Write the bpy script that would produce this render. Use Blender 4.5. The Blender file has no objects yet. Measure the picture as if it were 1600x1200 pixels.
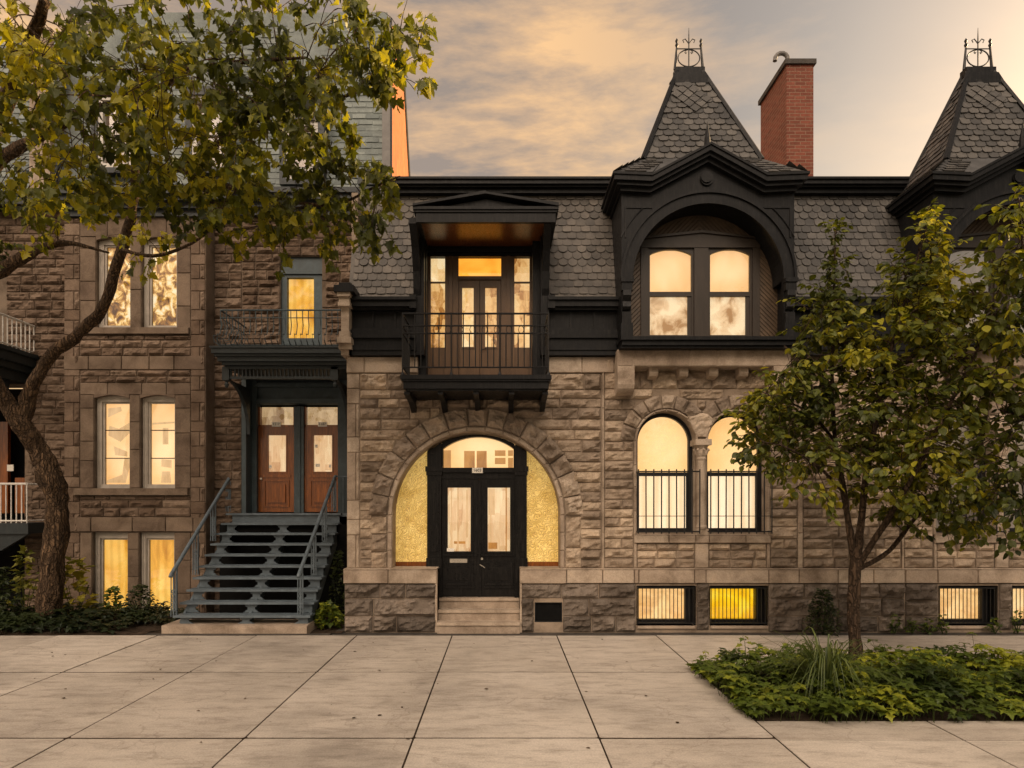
import bpy, math, random
from mathutils import Vector, noise
R = math.radians
random.seed(11)
rnd = random.random
def ru(a, b): return a + (b - a) * rnd()
scene = bpy.context.scene
C = scene.collection

# ------------------------------------------------------------------ camera
cam_d = bpy.data.cameras.new('camera')
cam = bpy.data.objects.new('camera', cam_d); C.objects.link(cam)
cam.location = (0, -10, 2); cam.rotation_euler = (R(90), 0, 0)
cam_d.sensor_width = 36; cam_d.lens = 22.5
cam_d.shift_x = 16 / 1600; cam_d.shift_y = 186 / 1600
cam_d.clip_end = 4000
scene.camera = cam
def k(Y): return (Y + 10) / 1000.0
def px(x, Y): return (x - 784) * k(Y)          # photograph column -> X at depth Y
def pz(y, Y): return 2 + (786 - y) * k(Y)      # photograph row -> Z at depth Y

# ------------------------------------------------------------------ world
SUN_EL, SUN_AZ = 17, 66      # azimuth from +Y (behind the houses) towards +X
scene.view_settings.view_transform = 'Standard'
scene.view_settings.look = 'None'
scene.view_settings.gamma = 1
scene.view_settings.exposure = 0.55
w = bpy.data.worlds.new("World"); scene.world = w; w.use_nodes = True
nt = w.node_tree; nt.nodes.clear()
def N(t, **kw):
    n = nt.nodes.new(t)
    for a, b in kw.items(): setattr(n, a, b)
    return n
def L(a, b): nt.links.new(a, b)
def M_(op, a, b=None):
    n = N('ShaderNodeMath', operation=op)
    for i, v in enumerate((a, b)):
        if v is None: continue
        if isinstance(v, (int, float)): n.inputs[i].default_value = v
        else: L(v, n.inputs[i])
    return n.outputs[0]
sky = N('ShaderNodeTexSky', sky_type='NISHITA', sun_disc=False)
sky.sun_elevation = R(SUN_EL); sky.sun_rotation = R(SUN_AZ)
sky.air_density = 1.2; sky.dust_density = 4.0; sky.ozone_density = 0.6
tint = N('ShaderNodeMix', data_type='RGBA', blend_type='MULTIPLY')
tint.inputs[0].default_value = 1.0
L(sky.outputs[0], tint.inputs[6]); tint.inputs[7].default_value = (1.0, 0.84, 0.68, 1)
tc = N('ShaderNodeTexCoord'); sep = N('ShaderNodeSeparateXYZ'); L(tc.outputs['Generated'], sep.inputs[0])
zc = M_('MAXIMUM', sep.outputs[2], 0.0)
den = M_('ADD', zc, 0.16)
cu = M_('DIVIDE', sep.outputs[0], den); cv = M_('DIVIDE', sep.outputs[1], den)
comb = N('ShaderNodeCombineXYZ'); L(cu, comb.inputs[0]); L(cv, comb.inputs[1]); L(M_('MULTIPLY', sep.outputs[2], 1.5), comb.inputs[2])
mp = N('ShaderNodeMapping'); L(comb.outputs[0], mp.inputs[0])
mp.inputs['Scale'].default_value = (0.55, 1.0, 1.0); mp.inputs['Location'].default_value = (3.1, 1.7, 0.3); mp.inputs['Rotation'].default_value = (0, 0, R(12))
def ns(scale, detail, rough, vec, dist=0.0):
    n = N('ShaderNodeTexNoise'); n.inputs['Scale'].default_value = scale; n.inputs['Detail'].default_value = detail
    n.inputs['Roughness'].default_value = rough; n.inputs['Distortion'].default_value = dist; L(vec, n.inputs['Vector']); return n.outputs['Fac']
def ramp(fac, stops):
    r = N('ShaderNodeValToRGB'); L(fac, r.inputs[0]); e = r.color_ramp.elements
    while len(e) < len(stops): e.new(0.5)
    for i, (p, c) in enumerate(stops): e[i].position = p; e[i].color = c if len(c) == 4 else (*c, 1)
    return r.outputs[0]
n1 = ns(1.25, 9, 0.60, mp.outputs[0], 0.12)
n2 = M_('ADD', ns(3.2, 8, 0.62, mp.outputs[0], 0.15), M_('MULTIPLY', M_('SUBTRACT', 0.34, sep.outputs[2]), 0.34))
mask = ramp(n1, [(0.33, (0, 0, 0)), (0.52, (1, 1, 1))])
# fewer clouds to the right of the view
side = ramp(M_('ADD', M_('MULTIPLY', sep.outputs[0], 1.0), 0.0), [(0.05, (1, 1, 1)), (0.42, (0.12, 0.12, 0.12))])
mk = M_('MULTIPLY', mask, side)
ccol = ramp(n2, [(0.38, (0.43, 0.34, 0.28)), (0.46, (0.76, 0.51, 0.32)), (0.56, (1.25, 0.76, 0.36))])
bg1 = N('ShaderNodeBackground'); L(tint.outputs[2], bg1.inputs[0]); bg1.inputs[1].default_value = 0.10
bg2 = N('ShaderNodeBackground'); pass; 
# unseen clouds high behind the camera, boosted to light the house fronts
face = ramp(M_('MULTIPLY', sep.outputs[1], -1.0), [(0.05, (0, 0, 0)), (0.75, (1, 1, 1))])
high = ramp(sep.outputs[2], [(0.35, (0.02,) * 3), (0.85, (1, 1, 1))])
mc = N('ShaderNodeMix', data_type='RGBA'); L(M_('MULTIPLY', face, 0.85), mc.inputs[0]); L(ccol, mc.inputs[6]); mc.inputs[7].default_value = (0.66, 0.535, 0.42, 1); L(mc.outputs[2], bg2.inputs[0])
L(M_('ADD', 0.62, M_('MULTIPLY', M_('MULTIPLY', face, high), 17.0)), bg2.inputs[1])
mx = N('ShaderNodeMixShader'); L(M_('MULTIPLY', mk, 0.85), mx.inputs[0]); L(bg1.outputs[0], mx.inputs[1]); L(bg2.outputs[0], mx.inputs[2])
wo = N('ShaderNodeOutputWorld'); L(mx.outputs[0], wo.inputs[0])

sd = bpy.data.lights.new('sun', 'SUN'); sd.energy = 5.0; sd.angle = R(0.6); sd.color = (1.0, 0.72, 0.40)
so = bpy.data.objects.new('sun', sd); C.objects.link(so); so.location = (0, 0, 30)
sdir = Vector((math.sin(R(SUN_AZ)) * math.cos(R(SUN_EL)), math.cos(R(SUN_AZ)) * math.cos(R(SUN_EL)), math.sin(R(SUN_EL))))
so.rotation_euler = sdir.to_track_quat('Z', 'Y').to_euler()

# ------------------------------------------------------------------ materials
def _mat(name):
    global nt
    m = bpy.data.materials.new(name); m.use_nodes = True
    nt = m.node_tree
    b = nt.nodes['Principled BSDF']
    return m, b
def coords(scale=(1, 1, 1)):
    t = N('ShaderNodeTexCoord'); m = N('ShaderNodeMapping'); L(t.outputs['Object'], m.inputs[0]); m.inputs['Scale'].default_value = scale
    return m.outputs[0]
def mixc(f, a, b, mode='MIX'):
    n = N('ShaderNodeMix', data_type='RGBA', blend_type=mode)
    for i, v in ((0, f), (6, a), (7, b)):
        if hasattr(v, 'links'): L(v, n.inputs[i])
        elif i == 0: n.inputs[0].default_value = v
        else: n.inputs[i].default_value = (*v, 1)
    return n.outputs[2]
def bump(b, h, strength, dist=0.02):
    n = N('ShaderNodeBump'); n.inputs['Strength'].default_value = strength; n.inputs['Distance'].default_value = dist
    L(h, n.inputs['Height']); L(n.outputs[0], b.inputs['Normal'])
def attr(name='tint'):
    n = N('ShaderNodeAttribute'); n.attribute_name = name; return n.outputs['Fac']

def stone_mat(name, c1, c2, c3, fine=40, bs=0.5, dirt=0.35):
    m, b = _mat(name); v = coords()
    a = attr()
    base = ramp(a, [(0.0, c1), (0.5, c2), (1.0, c3)])
    n = ns(2.2, 7, 0.65, v, 0.4)
    st = ramp(n, [(0.32, (0.48, 0.45, 0.42)), (0.56, (1.0, 1.0, 1.0)), (0.8, (1.22, 1.16, 1.08))])
    c = mixc(1.0, base, st, 'MULTIPLY')
    g = ns(fine, 6, 0.7, v)
    gr = ramp(g, [(0.3, (0.66, 0.64, 0.62)), (0.7, (1.12, 1.12, 1.12))])
    c = mixc(0.8, c, gr, 'MULTIPLY')
    L(c, b.inputs['Base Color']); b.inputs['Roughness'].default_value = 0.9
    b.inputs['Specular IOR Level'].default_value = 0.25
    h = M_('ADD', M_('MULTIPLY', ns(fine * 0.5, 8, 0.75, v), 1.0), M_('MULTIPLY', ns(9, 5, 0.6, v, 1.0), 1.4))
    bump(b, h, bs, 0.02)
    return m
def paint(name, c, rough=0.45, var=0.25, bs=0.12, scale=6, grain=(1, 1, 1), spec=0.4):
    m, b = _mat(name); v = coords(grain)
    n = ns(scale, 7, 0.65, v, 0.3)
    lo = tuple(x * (1 - var) for x in c); hi = tuple(min(1, x * (1 + var * 1.4)) for x in c)
    L(ramp(n, [(0.3, lo), (0.55, c), (0.75, hi)]), b.inputs['Base Color'])
    if name in ('black_painted_wood', 'black_gloss_door', 'dark_teal_paint', 'teal_grey_paint'):
        col = b.inputs['Base Color'].links[0].from_socket      # pale dust and rain streaks
        stk = ramp(ns(5, 7, 0.7, coords((9, 9, 0.7)), 0.4), [(0.48, (0, 0, 0)), (0.72, (1, 1, 1))])
        L(mixc(M_('MULTIPLY', stk, 0.35), col, (0.055, 0.050, 0.044)), b.inputs['Base Color'])
    n2 = ns(scale * 5, 6, 0.7, v)
    rr = ramp(n2, [(0.3, (rough * 0.75,) * 3), (0.7, (min(1, rough * 1.35),) * 3)])
    L(rr, b.inputs['Roughness']); b.inputs['Specular IOR Level'].default_value = spec
    bump(b, n2, bs, 0.01)
    return m
def slate_mat(name, c1, c2):
    m, b = _mat(name); v = coords()
    base = ramp(attr(), [(0.0, c1), (1.0, c2)])
    st = ramp(ns(3.0, 7, 0.7, v, 0.5), [(0.3, (0.6, 0.6, 0.6)), (0.7, (1.2, 1.17, 1.12))])
    g = ramp(ns(60, 5, 0.7, v), [(0.3, (0.75, 0.75, 0.75)), (0.7, (1.15, 1.15, 1.15))])
    c = mixc(1.0, mixc(1.0, base, st, 'MULTIPLY'), g, 'MULTIPLY')
    L(c, b.inputs['Base Color']); b.inputs['Roughness'].default_value = 0.62; b.inputs['Specular IOR Level'].default_value = 0.4
    bump(b, ns(30, 6, 0.7, v), 0.4, 0.01)
    return m
def glow(name, stops, strength, vscale=(3, 3, 3), kind='noise', folds=0.0, detail=3):
    """a lit room, blind or curtain seen behind a pane, or a reflection put into its glow"""
    m, b = _mat(name); v = coords(vscale)
    if kind == 'block':
        n = N('ShaderNodeTexVoronoi', distance='CHEBYCHEV'); n.inputs['Scale'].default_value = 1.0; n.inputs['Randomness'].default_value = 0.85
        L(v, n.inputs['Vector'])
        s = N('ShaderNodeSeparateColor'); L(n.outputs['Color'], s.inputs[0])
        n2_ = N('ShaderNodeTexVoronoi', distance='CHEBYCHEV'); n2_.inputs['Scale'].default_value = 2.6; n2_.inputs['Randomness'].default_value = 0.9; L(v, n2_.inputs['Vector'])
        s2_ = N('ShaderNodeSeparateColor'); L(n2_.outputs['Color'], s2_.inputs[0])
        f = M_('ADD', M_('MULTIPLY', s.outputs[0], 0.5), M_('MULTIPLY', s2_.outputs[1], 0.32))
        f = M_('ADD', f, M_('MULTIPLY', ns(3.3, 6, 0.65, v, 1.5), 0.5)); f = M_('SUBTRACT', f, 0.17)
    else:
        f = ns(1.0, detail, 0.55, v, 0.6)
    c = ramp(f, stops)
    if kind == 'lamp':
        gc = N('ShaderNodeTexCoord'); vm = N('ShaderNodeVectorMath', operation='SUBTRACT'); L(gc.outputs['Generated'], vm.inputs[0]); vm.inputs[1].default_value = (0.55, 0.5, 0.55)
        ln = N('ShaderNodeVectorMath', operation='LENGTH'); L(vm.outputs[0], ln.inputs[0])
        c = mixc(1.0, c, ramp(M_('ADD', ln.outputs['Value'], M_('MULTIPLY', M_('SUBTRACT', ns(1.6, 3, 0.5, v), 0.5), 0.35)), [(0.08, (1.25, 1.24, 1.2)), (0.42, (1.08, 1.04, 0.92)), (0.72, (0.95, 0.76, 0.50))]), 'MULTIPLY')
    if folds:
        wv = N('ShaderNodeTexWave', wave_type='BANDS', bands_direction='X'); wv.inputs['Scale'].default_value = folds; wv.inputs['Distortion'].default_value = 1.2
        wv.inputs['Detail'].default_value = 2; L(coords(), wv.inputs['Vector'])
        c = mixc(0.5, c, ramp(wv.outputs['Fac'], [(0.0, (0.72, 0.66, 0.55)), (0.6, (1, 1, 1))]), 'MULTIPLY')
    L(c, b.inputs['Emission Color']); b.inputs['Emission Strength'].default_value = strength * 0.84
    L(mixc(0.5, c, (0, 0, 0)), b.inputs['Base Color']); b.inputs['Roughness'].default_value = 0.9
    return m
def glass_mat(name):
    m, b = _mat(name)
    nt.nodes.remove(b)
    o = [n for n in nt.nodes if n.type == 'OUTPUT_MATERIAL'][0]
    t = N('ShaderNodeBsdfTransparent'); t.inputs[0].default_value = (0.97, 0.95, 0.92, 1)
    g = N('ShaderNodeBsdfGlossy'); g.inputs['Roughness'].default_value = 0.015
    fr = N('ShaderNodeFresnel'); fr.inputs['IOR'].default_value = 1.45
    bp = N('ShaderNodeBump'); bp.inputs['Strength'].default_value = 0.08; bp.inputs['Distance'].default_value = 0.02
    L(ns(1.7, 2, 0.5, coords()), bp.inputs['Height']); L(bp.outputs[0], g.inputs['Normal'])
    mx = N('ShaderNodeMixShader'); L(M_('ADD', fr.outputs[0], 0.06), mx.inputs[0]); L(t.outputs[0], mx.inputs[1]); L(g.outputs[0], mx.inputs[2])
    L(mx.outputs[0], o.inputs[0])
    return m
def leaf_mat(name, dark, mid, light, trans=0.45):
    m, b = _mat(name)
    o = [n for n in nt.nodes if n.type == 'OUTPUT_MATERIAL'][0]
    c = ramp(attr(), [(0.0, dark), (0.55, mid), (1.0, light)])
    L(c, b.inputs['Base Color']); b.inputs['Roughness'].default_value = 0.45; b.inputs['Specular IOR Level'].default_value = 0.4
    t = N('ShaderNodeBsdfTranslucent'); L(mixc(1.0, c, (1.45, 1.35, 0.5), 'MULTIPLY'), t.inputs[0])
    mx = N('ShaderNodeMixShader'); mx.inputs[0].default_value = trans; L(b.outputs[0], mx.inputs[1]); L(t.outputs[0], mx.inputs[2])
    L(mx.outputs[0], o.inputs[0])
    return m

S_ROCK = stone_mat('rock_faced_stone', (0.205, 0.162, 0.125), (0.38, 0.30, 0.225), (0.56, 0.45, 0.335), 38, 0.55)
S_SMOOTH = stone_mat('dressed_stone', (0.36, 0.285, 0.22), (0.45, 0.365, 0.285), (0.54, 0.45, 0.355), 55, 0.25)
S_LROCK = stone_mat('brown_rock_faced_stone', (0.13, 0.088, 0.060), (0.185, 0.132, 0.095), (0.25, 0.185, 0.135), 38, 0.55)
S_LSMOOTH = stone_mat('brown_dressed_stone', (0.15, 0.108, 0.08), (0.185, 0.138, 0.10), (0.23, 0.172, 0.125), 55, 0.25)
S_PLINTH = stone_mat('weathered_plinth_stone', (0.13, 0.108, 0.09), (0.235, 0.195, 0.16), (0.34, 0.285, 0.235), 34, 0.6)
S_ARCH = stone_mat('arch_stone', (0.24, 0.19, 0.148), (0.37, 0.30, 0.235), (0.50, 0.41, 0.32), 30, 0.6)
BROWND = paint('warm_brown_door', (0.12, 0.066, 0.032), 0.35, 0.3, 0.1, 8, (1, 1, 0.2))
MORTAR = stone_mat('mortar', (0.30, 0.24, 0.18), (0.34, 0.27, 0.205), (0.38, 0.31, 0.235), 90, 0.3)
MORTARL = stone_mat('brown_mortar', (0.17, 0.13, 0.095), (0.20, 0.155, 0.115), (0.23, 0.18, 0.135), 90, 0.3)
BLACK = paint('black_painted_wood', (0.0095, 0.0098, 0.0108), 0.4, 0.35, 0.15, 5, spec=0.16)
DOORBLK = paint('black_gloss_door', (0.0055, 0.0052, 0.0052), 0.3, 0.3, 0.08, 5, spec=0.2)
IRON = paint('wrought_iron', (0.007, 0.007, 0.0078), 0.45, 0.3, 0.2, 12)
TEAL = paint('teal_grey_paint', (0.048, 0.070, 0.080), 0.45, 0.3, 0.15, 6)
TEALD = paint('dark_teal_paint', (0.014, 0.021, 0.024), 0.45, 0.3, 0.15, 6)
STEEL = paint('blue_grey_painted_steel', (0.105, 0.135, 0.158), 0.4, 0.3, 0.15, 7)
WHITE = paint('off_white_window_paint', (0.42, 0.37, 0.31), 0.5, 0.2, 0.1, 6)
WHITER = paint('white_railing_paint', (0.6, 0.57, 0.52), 0.5, 0.2, 0.1, 6)
BROWNP = paint('brown_window_paint', (0.034, 0.025, 0.018), 0.4, 0.25, 0.1, 8, (1, 1, 0.2))
WOOD = paint('varnished_wood', (0.24, 0.068, 0.008), 0.2, 0.5, 0.1, 5, (6, 6, 0.5), 0.6)
OCHRE = paint('orange_stucco_cladding', (0.40, 0.115, 0.018), 0.7, 0.3, 0.2, 3, (3, 3, 0.6))
SOFFIT = paint('varnished_soffit_boards', (0.17, 0.06, 0.018), 0.28, 0.3, 0.1, 5, (8, 1, 1))
ROOF = paint('roof_membrane', (0.06, 0.06, 0.06), 0.9, 0.3, 0.2, 3)
LEAD = paint('lead_flashing', (0.16, 0.15, 0.14), 0.45, 0.3, 0.1, 4)
DARK = paint('dark_shade', (0.006, 0.006, 0.006), 0.95, 0.2, 0.0, 3, spec=0.1)
SLATE = slate_mat('slate', (0.052, 0.051, 0.050), (0.115, 0.109, 0.102))
SLATET = slate_mat('teal_slate', (0.12, 0.15, 0.15), (0.24, 0.28, 0.27))
SLATED = slate_mat('weathered_slate', (0.068, 0.062, 0.055), (0.135, 0.12, 0.104))
PLATE = paint('white_enamel', (0.85, 0.80, 0.70), 0.4, 0.08, 0.02, 4)
BRASS = paint('steel_hardware', (0.55, 0.50, 0.42), 0.3, 0.1, 0.02, 9)
BRASS.node_tree.nodes['Principled BSDF'].inputs['Metallic'].default_value = 0.8
INK = paint('black_ink', (0.02, 0.02, 0.02), 0.6, 0.1, 0.0, 3)
PLASTIC_W = paint('pale_sticker', (0.6, 0.52, 0.4), 0.5, 0.1, 0.0, 3)
GLASS = glass_mat('window_glass')
G_CREAM = glow('lit_cream_blind', [(0.25, (0.90, 0.64, 0.34)), (0.45, (0.98, 0.74, 0.45)), (0.65, (1.0, 0.79, 0.54))], 1.02, (1.0, 1, 0.7), 'lamp')
G_SKY = glow('warm_reflection_glow', [(0.3, (0.80, 0.55, 0.28)), (0.5, (0.92, 0.69, 0.45)), (0.7, (1.0, 0.80, 0.56))], 1.0, (0.9, 1, 0.7), 'lamp')  # warm sunset mirrored in the panes, put in as a glow
G_MARB = glow('lit_patterned_curtain', [(0.36, (0.42, 0.22, 0.08)), (0.46, (0.80, 0.56, 0.32)), (0.60, (0.98, 0.80, 0.52))], 0.85, (4, 4, 3), detail=6)
G_ROOM = glow('lit_room_or_reflection', [(0.15, (0.16, 0.06, 0.012)), (0.30, (0.45, 0.20, 0.05)), (0.45, (0.80, 0.48, 0.18)), (0.75, (0.95, 0.70, 0.36)), (0.95, (1.0, 0.85, 0.55))], 0.85, (3.2, 1, 1.9), 'block')
G_DAP = glow('leaf_reflection_glow', [(0.36, (0.10, 0.035, 0.008)), (0.47, (0.42, 0.19, 0.035)), (0.53, (0.90, 0.58, 0.18)), (0.62, (1.0, 0.86, 0.6))], 0.9, (7, 1, 6), detail=5)  # leaves reflected in the glass, painted as a glowing dapple
G_DIM = glow('lit_hall', [(0.2, (0.22, 0.12, 0.05)), (0.45, (0.46, 0.31, 0.16)), (0.9, (0.72, 0.53, 0.31))], 0.75, (2.4, 1, 1.1), 'block')
G_HALL = glow('lit_entrance_hall', [(0.15, (0.50, 0.25, 0.10)), (0.35, (0.72, 0.46, 0.24)), (0.65, (0.85, 0.64, 0.38)), (0.95, (0.95, 0.78, 0.50))], 0.82, (5.0, 1, 0.9), 'block')
G_GOLD = glow('lit_golden_room', [(0.28, (0.50, 0.20, 0.02)), (0.45, (0.85, 0.45, 0.07)), (0.7, (1.0, 0.68, 0.18))], 0.9, (2.5, 1, 1.2), 'noise', folds=2.2)
G_TRANS = glow('bright_golden_room', [(0.3, (0.85, 0.28, 0.02)), (0.6, (1.0, 0.42, 0.05))], 1.25, (2.5, 1, 3.2), 'noise')
G_BRN = glow('brown_shape_glow', [(0.3, (0.30, 0.115, 0.02)), (0.6, (0.52, 0.24, 0.05))], 0.9, (5, 1, 2))  # brown glow for reflected windows and hall shapes
G_TANP = glow('tan_shape_glow', [(0.3, (0.58, 0.36, 0.17)), (0.6, (0.74, 0.50, 0.26))], 0.85, (9, 1, 2))  # tan glow for hall casings, a curtain and reflected shapes
G_YEL = glow('lit_yellow_room', [(0.3, (0.75, 0.42, 0.01)), (0.5, (0.95, 0.66, 0.015)), (0.7, (1.0, 0.85, 0.10))], 1.0, (3.5, 1, 3.0), 'lamp')
G_PALE = glow('pale_sheer_curtain', [(0.3, (0.92, 0.68, 0.42)), (0.7, (1.0, 0.82, 0.60))], 1.12, (3, 1, 0.8), folds=1.6)
G_GREY = glow('dim_grey_blind', [(0.3, (0.10, 0.075, 0.055)), (0.7, (0.30, 0.235, 0.18))], 0.8, (1.2, 1, 0.6))
G_TAN = glow('lit_tan_basement', [(0.3, (0.66, 0.42, 0.20)), (0.5, (0.92, 0.68, 0.38)), (0.7, (1.0, 0.82, 0.54))], 1.0, (3, 1, 4.0), 'lamp')
G_DUSK = glow('dim_attic_room', [(0.3, (0.03, 0.012, 0.006)), (0.6, (0.10, 0.045, 0.02))], 0.8, (2.5, 1, 2.0))
# golden scrolled relief panel
m, b = _mat('golden_scrolled_panel'); v = coords()
wv = N('ShaderNodeTexWave', wave_type='RINGS', rings_direction='SPHERICAL'); wv.inputs['Scale'].default_value = 7.5; wv.inputs['Distortion'].default_value = 17; wv.inputs['Detail'].default_value = 1.2; wv.inputs['Detail Scale'].default_value = 1.6
L(v, wv.inputs['Vector'])
cc = mixc(0.6, ramp(ns(3.5, 5, 0.6, v), [(0.3, (0.56, 0.37, 0.10)), (0.7, (0.86, 0.66, 0.27))]), ramp(wv.outputs['Fac'], [(0.05, (0.42, 0.27, 0.09)), (0.3, (0.95, 0.8, 0.42)), (0.9, (1.0, 0.9, 0.6))]), 'MULTIPLY')
L(cc, b.inputs['Base Color']); b.inputs['Roughness'].default_value = 0.45; b.inputs['Metallic'].default_value = 0.0
L(cc, b.inputs['Emission Color']); b.inputs['Emission Strength'].default_value = 0.35     # relief panel glows by itself, brightness put into its colour
bump(b, wv.outputs['Fac'], 0.6, 0.02)
GOLDP = m
# brick
m, b = _mat('red_brick'); t = N('ShaderNodeTexCoord'); s = N('ShaderNodeSeparateXYZ'); L(t.outputs['Object'], s.inputs[0])
cb = N('ShaderNodeCombineXYZ'); L(M_('ADD', s.outputs[0], s.outputs[1]), cb.inputs[0]); L(s.outputs[2], cb.inputs[1])
br = N('ShaderNodeTexBrick'); L(cb.outputs[0], br.inputs['Vector'])
br.inputs['Scale'].default_value = 1.0; br.inputs['Brick Width'].default_value = 0.2; br.inputs['Row Height'].default_value = 0.066; br.inputs['Mortar Size'].default_value = 0.007
br.inputs['Mortar Smooth'].default_value = 0.2; br.inputs['Bias'].default_value = -0.1
br.inputs['Color1'].default_value = (0.16, 0.045, 0.024, 1); br.inputs['Color2'].default_value = (0.24, 0.07, 0.040, 1); br.inputs['Mortar'].default_value = (0.25, 0.15, 0.10, 1)
c = mixc(0.7, br.outputs['Color'], ramp(ns(14, 6, 0.7, coords()), [(0.3, (0.6, 0.55, 0.5)), (0.7, (1.15, 1.1, 1.1))]), 'MULTIPLY')
L(c, b.inputs['Base Color']); b.inputs['Roughness'].default_value = 0.85
bump(b, M_('SUBTRACT', M_('MULTIPLY', ns(30, 5, 0.7, coords()), 0.3), br.outputs['Fac']), 0.7, 0.012)
BRICK = m
# boards laid on the diagonal, rising to the middle of the dormer
m, b = _mat('diagonal_boards'); t = N('ShaderNodeTexCoord'); s = N('ShaderNodeSeparateXYZ'); L(t.outputs['Object'], s.inputs[0])
DIAG_X = N('ShaderNodeMath', operation='SUBTRACT'); L(s.outputs[0], DIAG_X.inputs[0]); DIAG_X.inputs[1].default_value = 0.0
ax = M_('ABSOLUTE', DIAG_X.outputs[0])
fr = M_('FRACT', M_('MULTIPLY', M_('ADD', ax, s.outputs[2]), 14.0))
groove = ramp(fr, [(0.0, (0, 0, 0)), (0.12, (1, 1, 1)), (0.88, (1, 1, 1)), (1.0, (0, 0, 0))])
L(mixc(0.6, ramp(ns(6, 6, 0.6, coords()), [(0.3, (0.045, 0.030, 0.018)), (0.7, (0.12, 0.078, 0.045))]), groove, 'MULTIPLY'), b.inputs['Base Color'])
b.inputs['Roughness'].default_value = 0.5; bump(b, groove, 0.9, 0.012)
DIAG = m
# pavement concrete
m, b = _mat('pavement_concrete'); v = coords()
big = ramp(ns(0.42, 7, 0.66, v, 0.2), [(0.32, (0.33, 0.295, 0.255)), (0.5, (0.50, 0.45, 0.39)), (0.72, (0.57, 0.515, 0.45))])
bl = ramp(ns(4.5, 9, 0.78, coords((0.45, 1.5, 1)), 0.1), [(0.33, (0.62, 0.60, 0.58)), (0.52, (1, 1, 1)), (0.75, (1.1, 1.09, 1.07))])
sp = ramp(ns(60, 5, 0.8, v), [(0.28, (0.70, 0.69, 0.68)), (0.6, (1.06, 1.06, 1.06))])
per = ramp(attr(), [(0.0, (0.88, 0.87, 0.86)), (1.0, (1.06, 1.06, 1.06))])
vo = N('ShaderNodeTexVoronoi'); vo.inputs['Scale'].default_value = 1.9; L(coords((1, 1.4, 1)), vo.inputs['Vector'])
spot = ramp(vo.outputs['Distance'], [(0.012, (0.35, 0.32, 0.3)), (0.03, (1, 1, 1))])
crk = N('ShaderNodeTexVoronoi', feature='DISTANCE_TO_EDGE'); crk.inputs['Scale'].default_value = 0.42
wv_ = N('ShaderNodeVectorMath', operation='ADD'); nn = N('ShaderNodeTexNoise'); nn.inputs['Scale'].default_value = 2.2; nn.inputs['Detail'].default_value = 6; L(v, nn.inputs['Vector']); L(v, wv_.inputs[0]); L(nn.outputs['Color'], wv_.inputs[1]); L(wv_.outputs[0], crk.inputs['Vector'])
ck = ramp(crk.outputs['Distance'], [(0.0, (0.55, 0.52, 0.5)), (0.006, (1, 1, 1))])
c = big
for o_ in (bl, sp, per, spot, mixc(0.55, (1, 1, 1), ck)): c = mixc(1.0, c, o_, 'MULTIPLY')
L(c, b.inputs['Base Color'])
L(ramp(ns(1.6, 5, 0.6, v), [(0.3, (0.48,) * 3), (0.7, (0.8,) * 3)]), b.inputs['Roughness'])
bump(b, M_('ADD', ns(45, 7, 0.75, v), M_('MULTIPLY', ns(5, 6, 0.6, v), 1.5)), 0.35, 0.012)
CONC = m
ASPH = paint('asphalt', (0.05, 0.047, 0.044), 0.85, 0.3, 0.5, 8)
STRIP = paint('dark_pavement_strip', (0.06, 0.052, 0.044), 0.8, 0.4, 0.5, 4)
SOIL = paint('soil', (0.045, 0.032, 0.022), 0.95, 0.5, 0.8, 9, spec=0.1)
BARKL = paint('maple_bark', (0.125, 0.078, 0.044), 0.85, 0.7, 1.0, 3.2, (6, 6, 1.0), 0.2)
BARKR = paint('sapling_bark', (0.075, 0.048, 0.030), 0.85, 0.5, 0.8, 5, (6, 6, 1.5), 0.2)
for bk in (BARKL, BARKR):
    nt = bk.node_tree; b_ = nt.nodes['Principled BSDF']
    vv = N('ShaderNodeTexVoronoi', feature='DISTANCE_TO_EDGE'); vv.inputs['Scale'].default_value = 1.0
    dn = N('ShaderNodeTexNoise'); dn.inputs['Scale'].default_value = 6; dn.inputs['Detail'].default_value = 5; va = N('ShaderNodeVectorMath', operation='ADD'); c0 = coords((22, 22, 4.0)); L(coords((1, 1, 1)), dn.inputs['Vector'])
    vs_ = N('ShaderNodeVectorMath', operation='SCALE'); L(dn.outputs['Color'], vs_.inputs[0]); vs_.inputs['Scale'].default_value = 3.0
    L(c0, va.inputs[0]); L(vs_.outputs[0], va.inputs[1]); L(va.outputs[0], vv.inputs['Vector'])
    rg = ramp(vv.outputs['Distance'], [(0.0, (0, 0, 0)), (0.22, (1, 1, 1))])
    old = b_.inputs['Base Color'].links[0].from_socket; L(mixc(0.55, old, rg, 'MULTIPLY'), b_.inputs['Base Color'])
    bp_ = [n_ for n_ in nt.nodes if n_.type == 'BUMP'][0]; ho = bp_.inputs['Height'].links[0].from_socket; L(M_('ADD', M_('MULTIPLY', ho, 0.4), rg), bp_.inputs['Height'])
for bk in (BARKL, BARKR):
    for n_ in bk.node_tree.nodes:
        if n_.type == 'BUMP': n_.inputs['Distance'].default_value = 0.03
LEAF_L = leaf_mat('maple_leaf', (0.018, 0.026, 0.004), (0.115, 0.130, 0.010), (0.50, 0.44, 0.025), 0.5)
LEAF_R = leaf_mat('hazel_leaf', (0.020, 0.030, 0.006), (0.105, 0.122, 0.016), (0.42, 0.38, 0.030), 0.45)
LEAF_G = leaf_mat('ground_cover_leaf', (0.018, 0.032, 0.007), (0.095, 0.135, 0.018), (0.36, 0.37, 0.03), 0.38)
LEAF_Y = leaf_mat('yellow_green_leaf', (0.06, 0.075, 0.010), (0.19, 0.18, 0.022), (0.42, 0.34, 0.04), 0.40)
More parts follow.
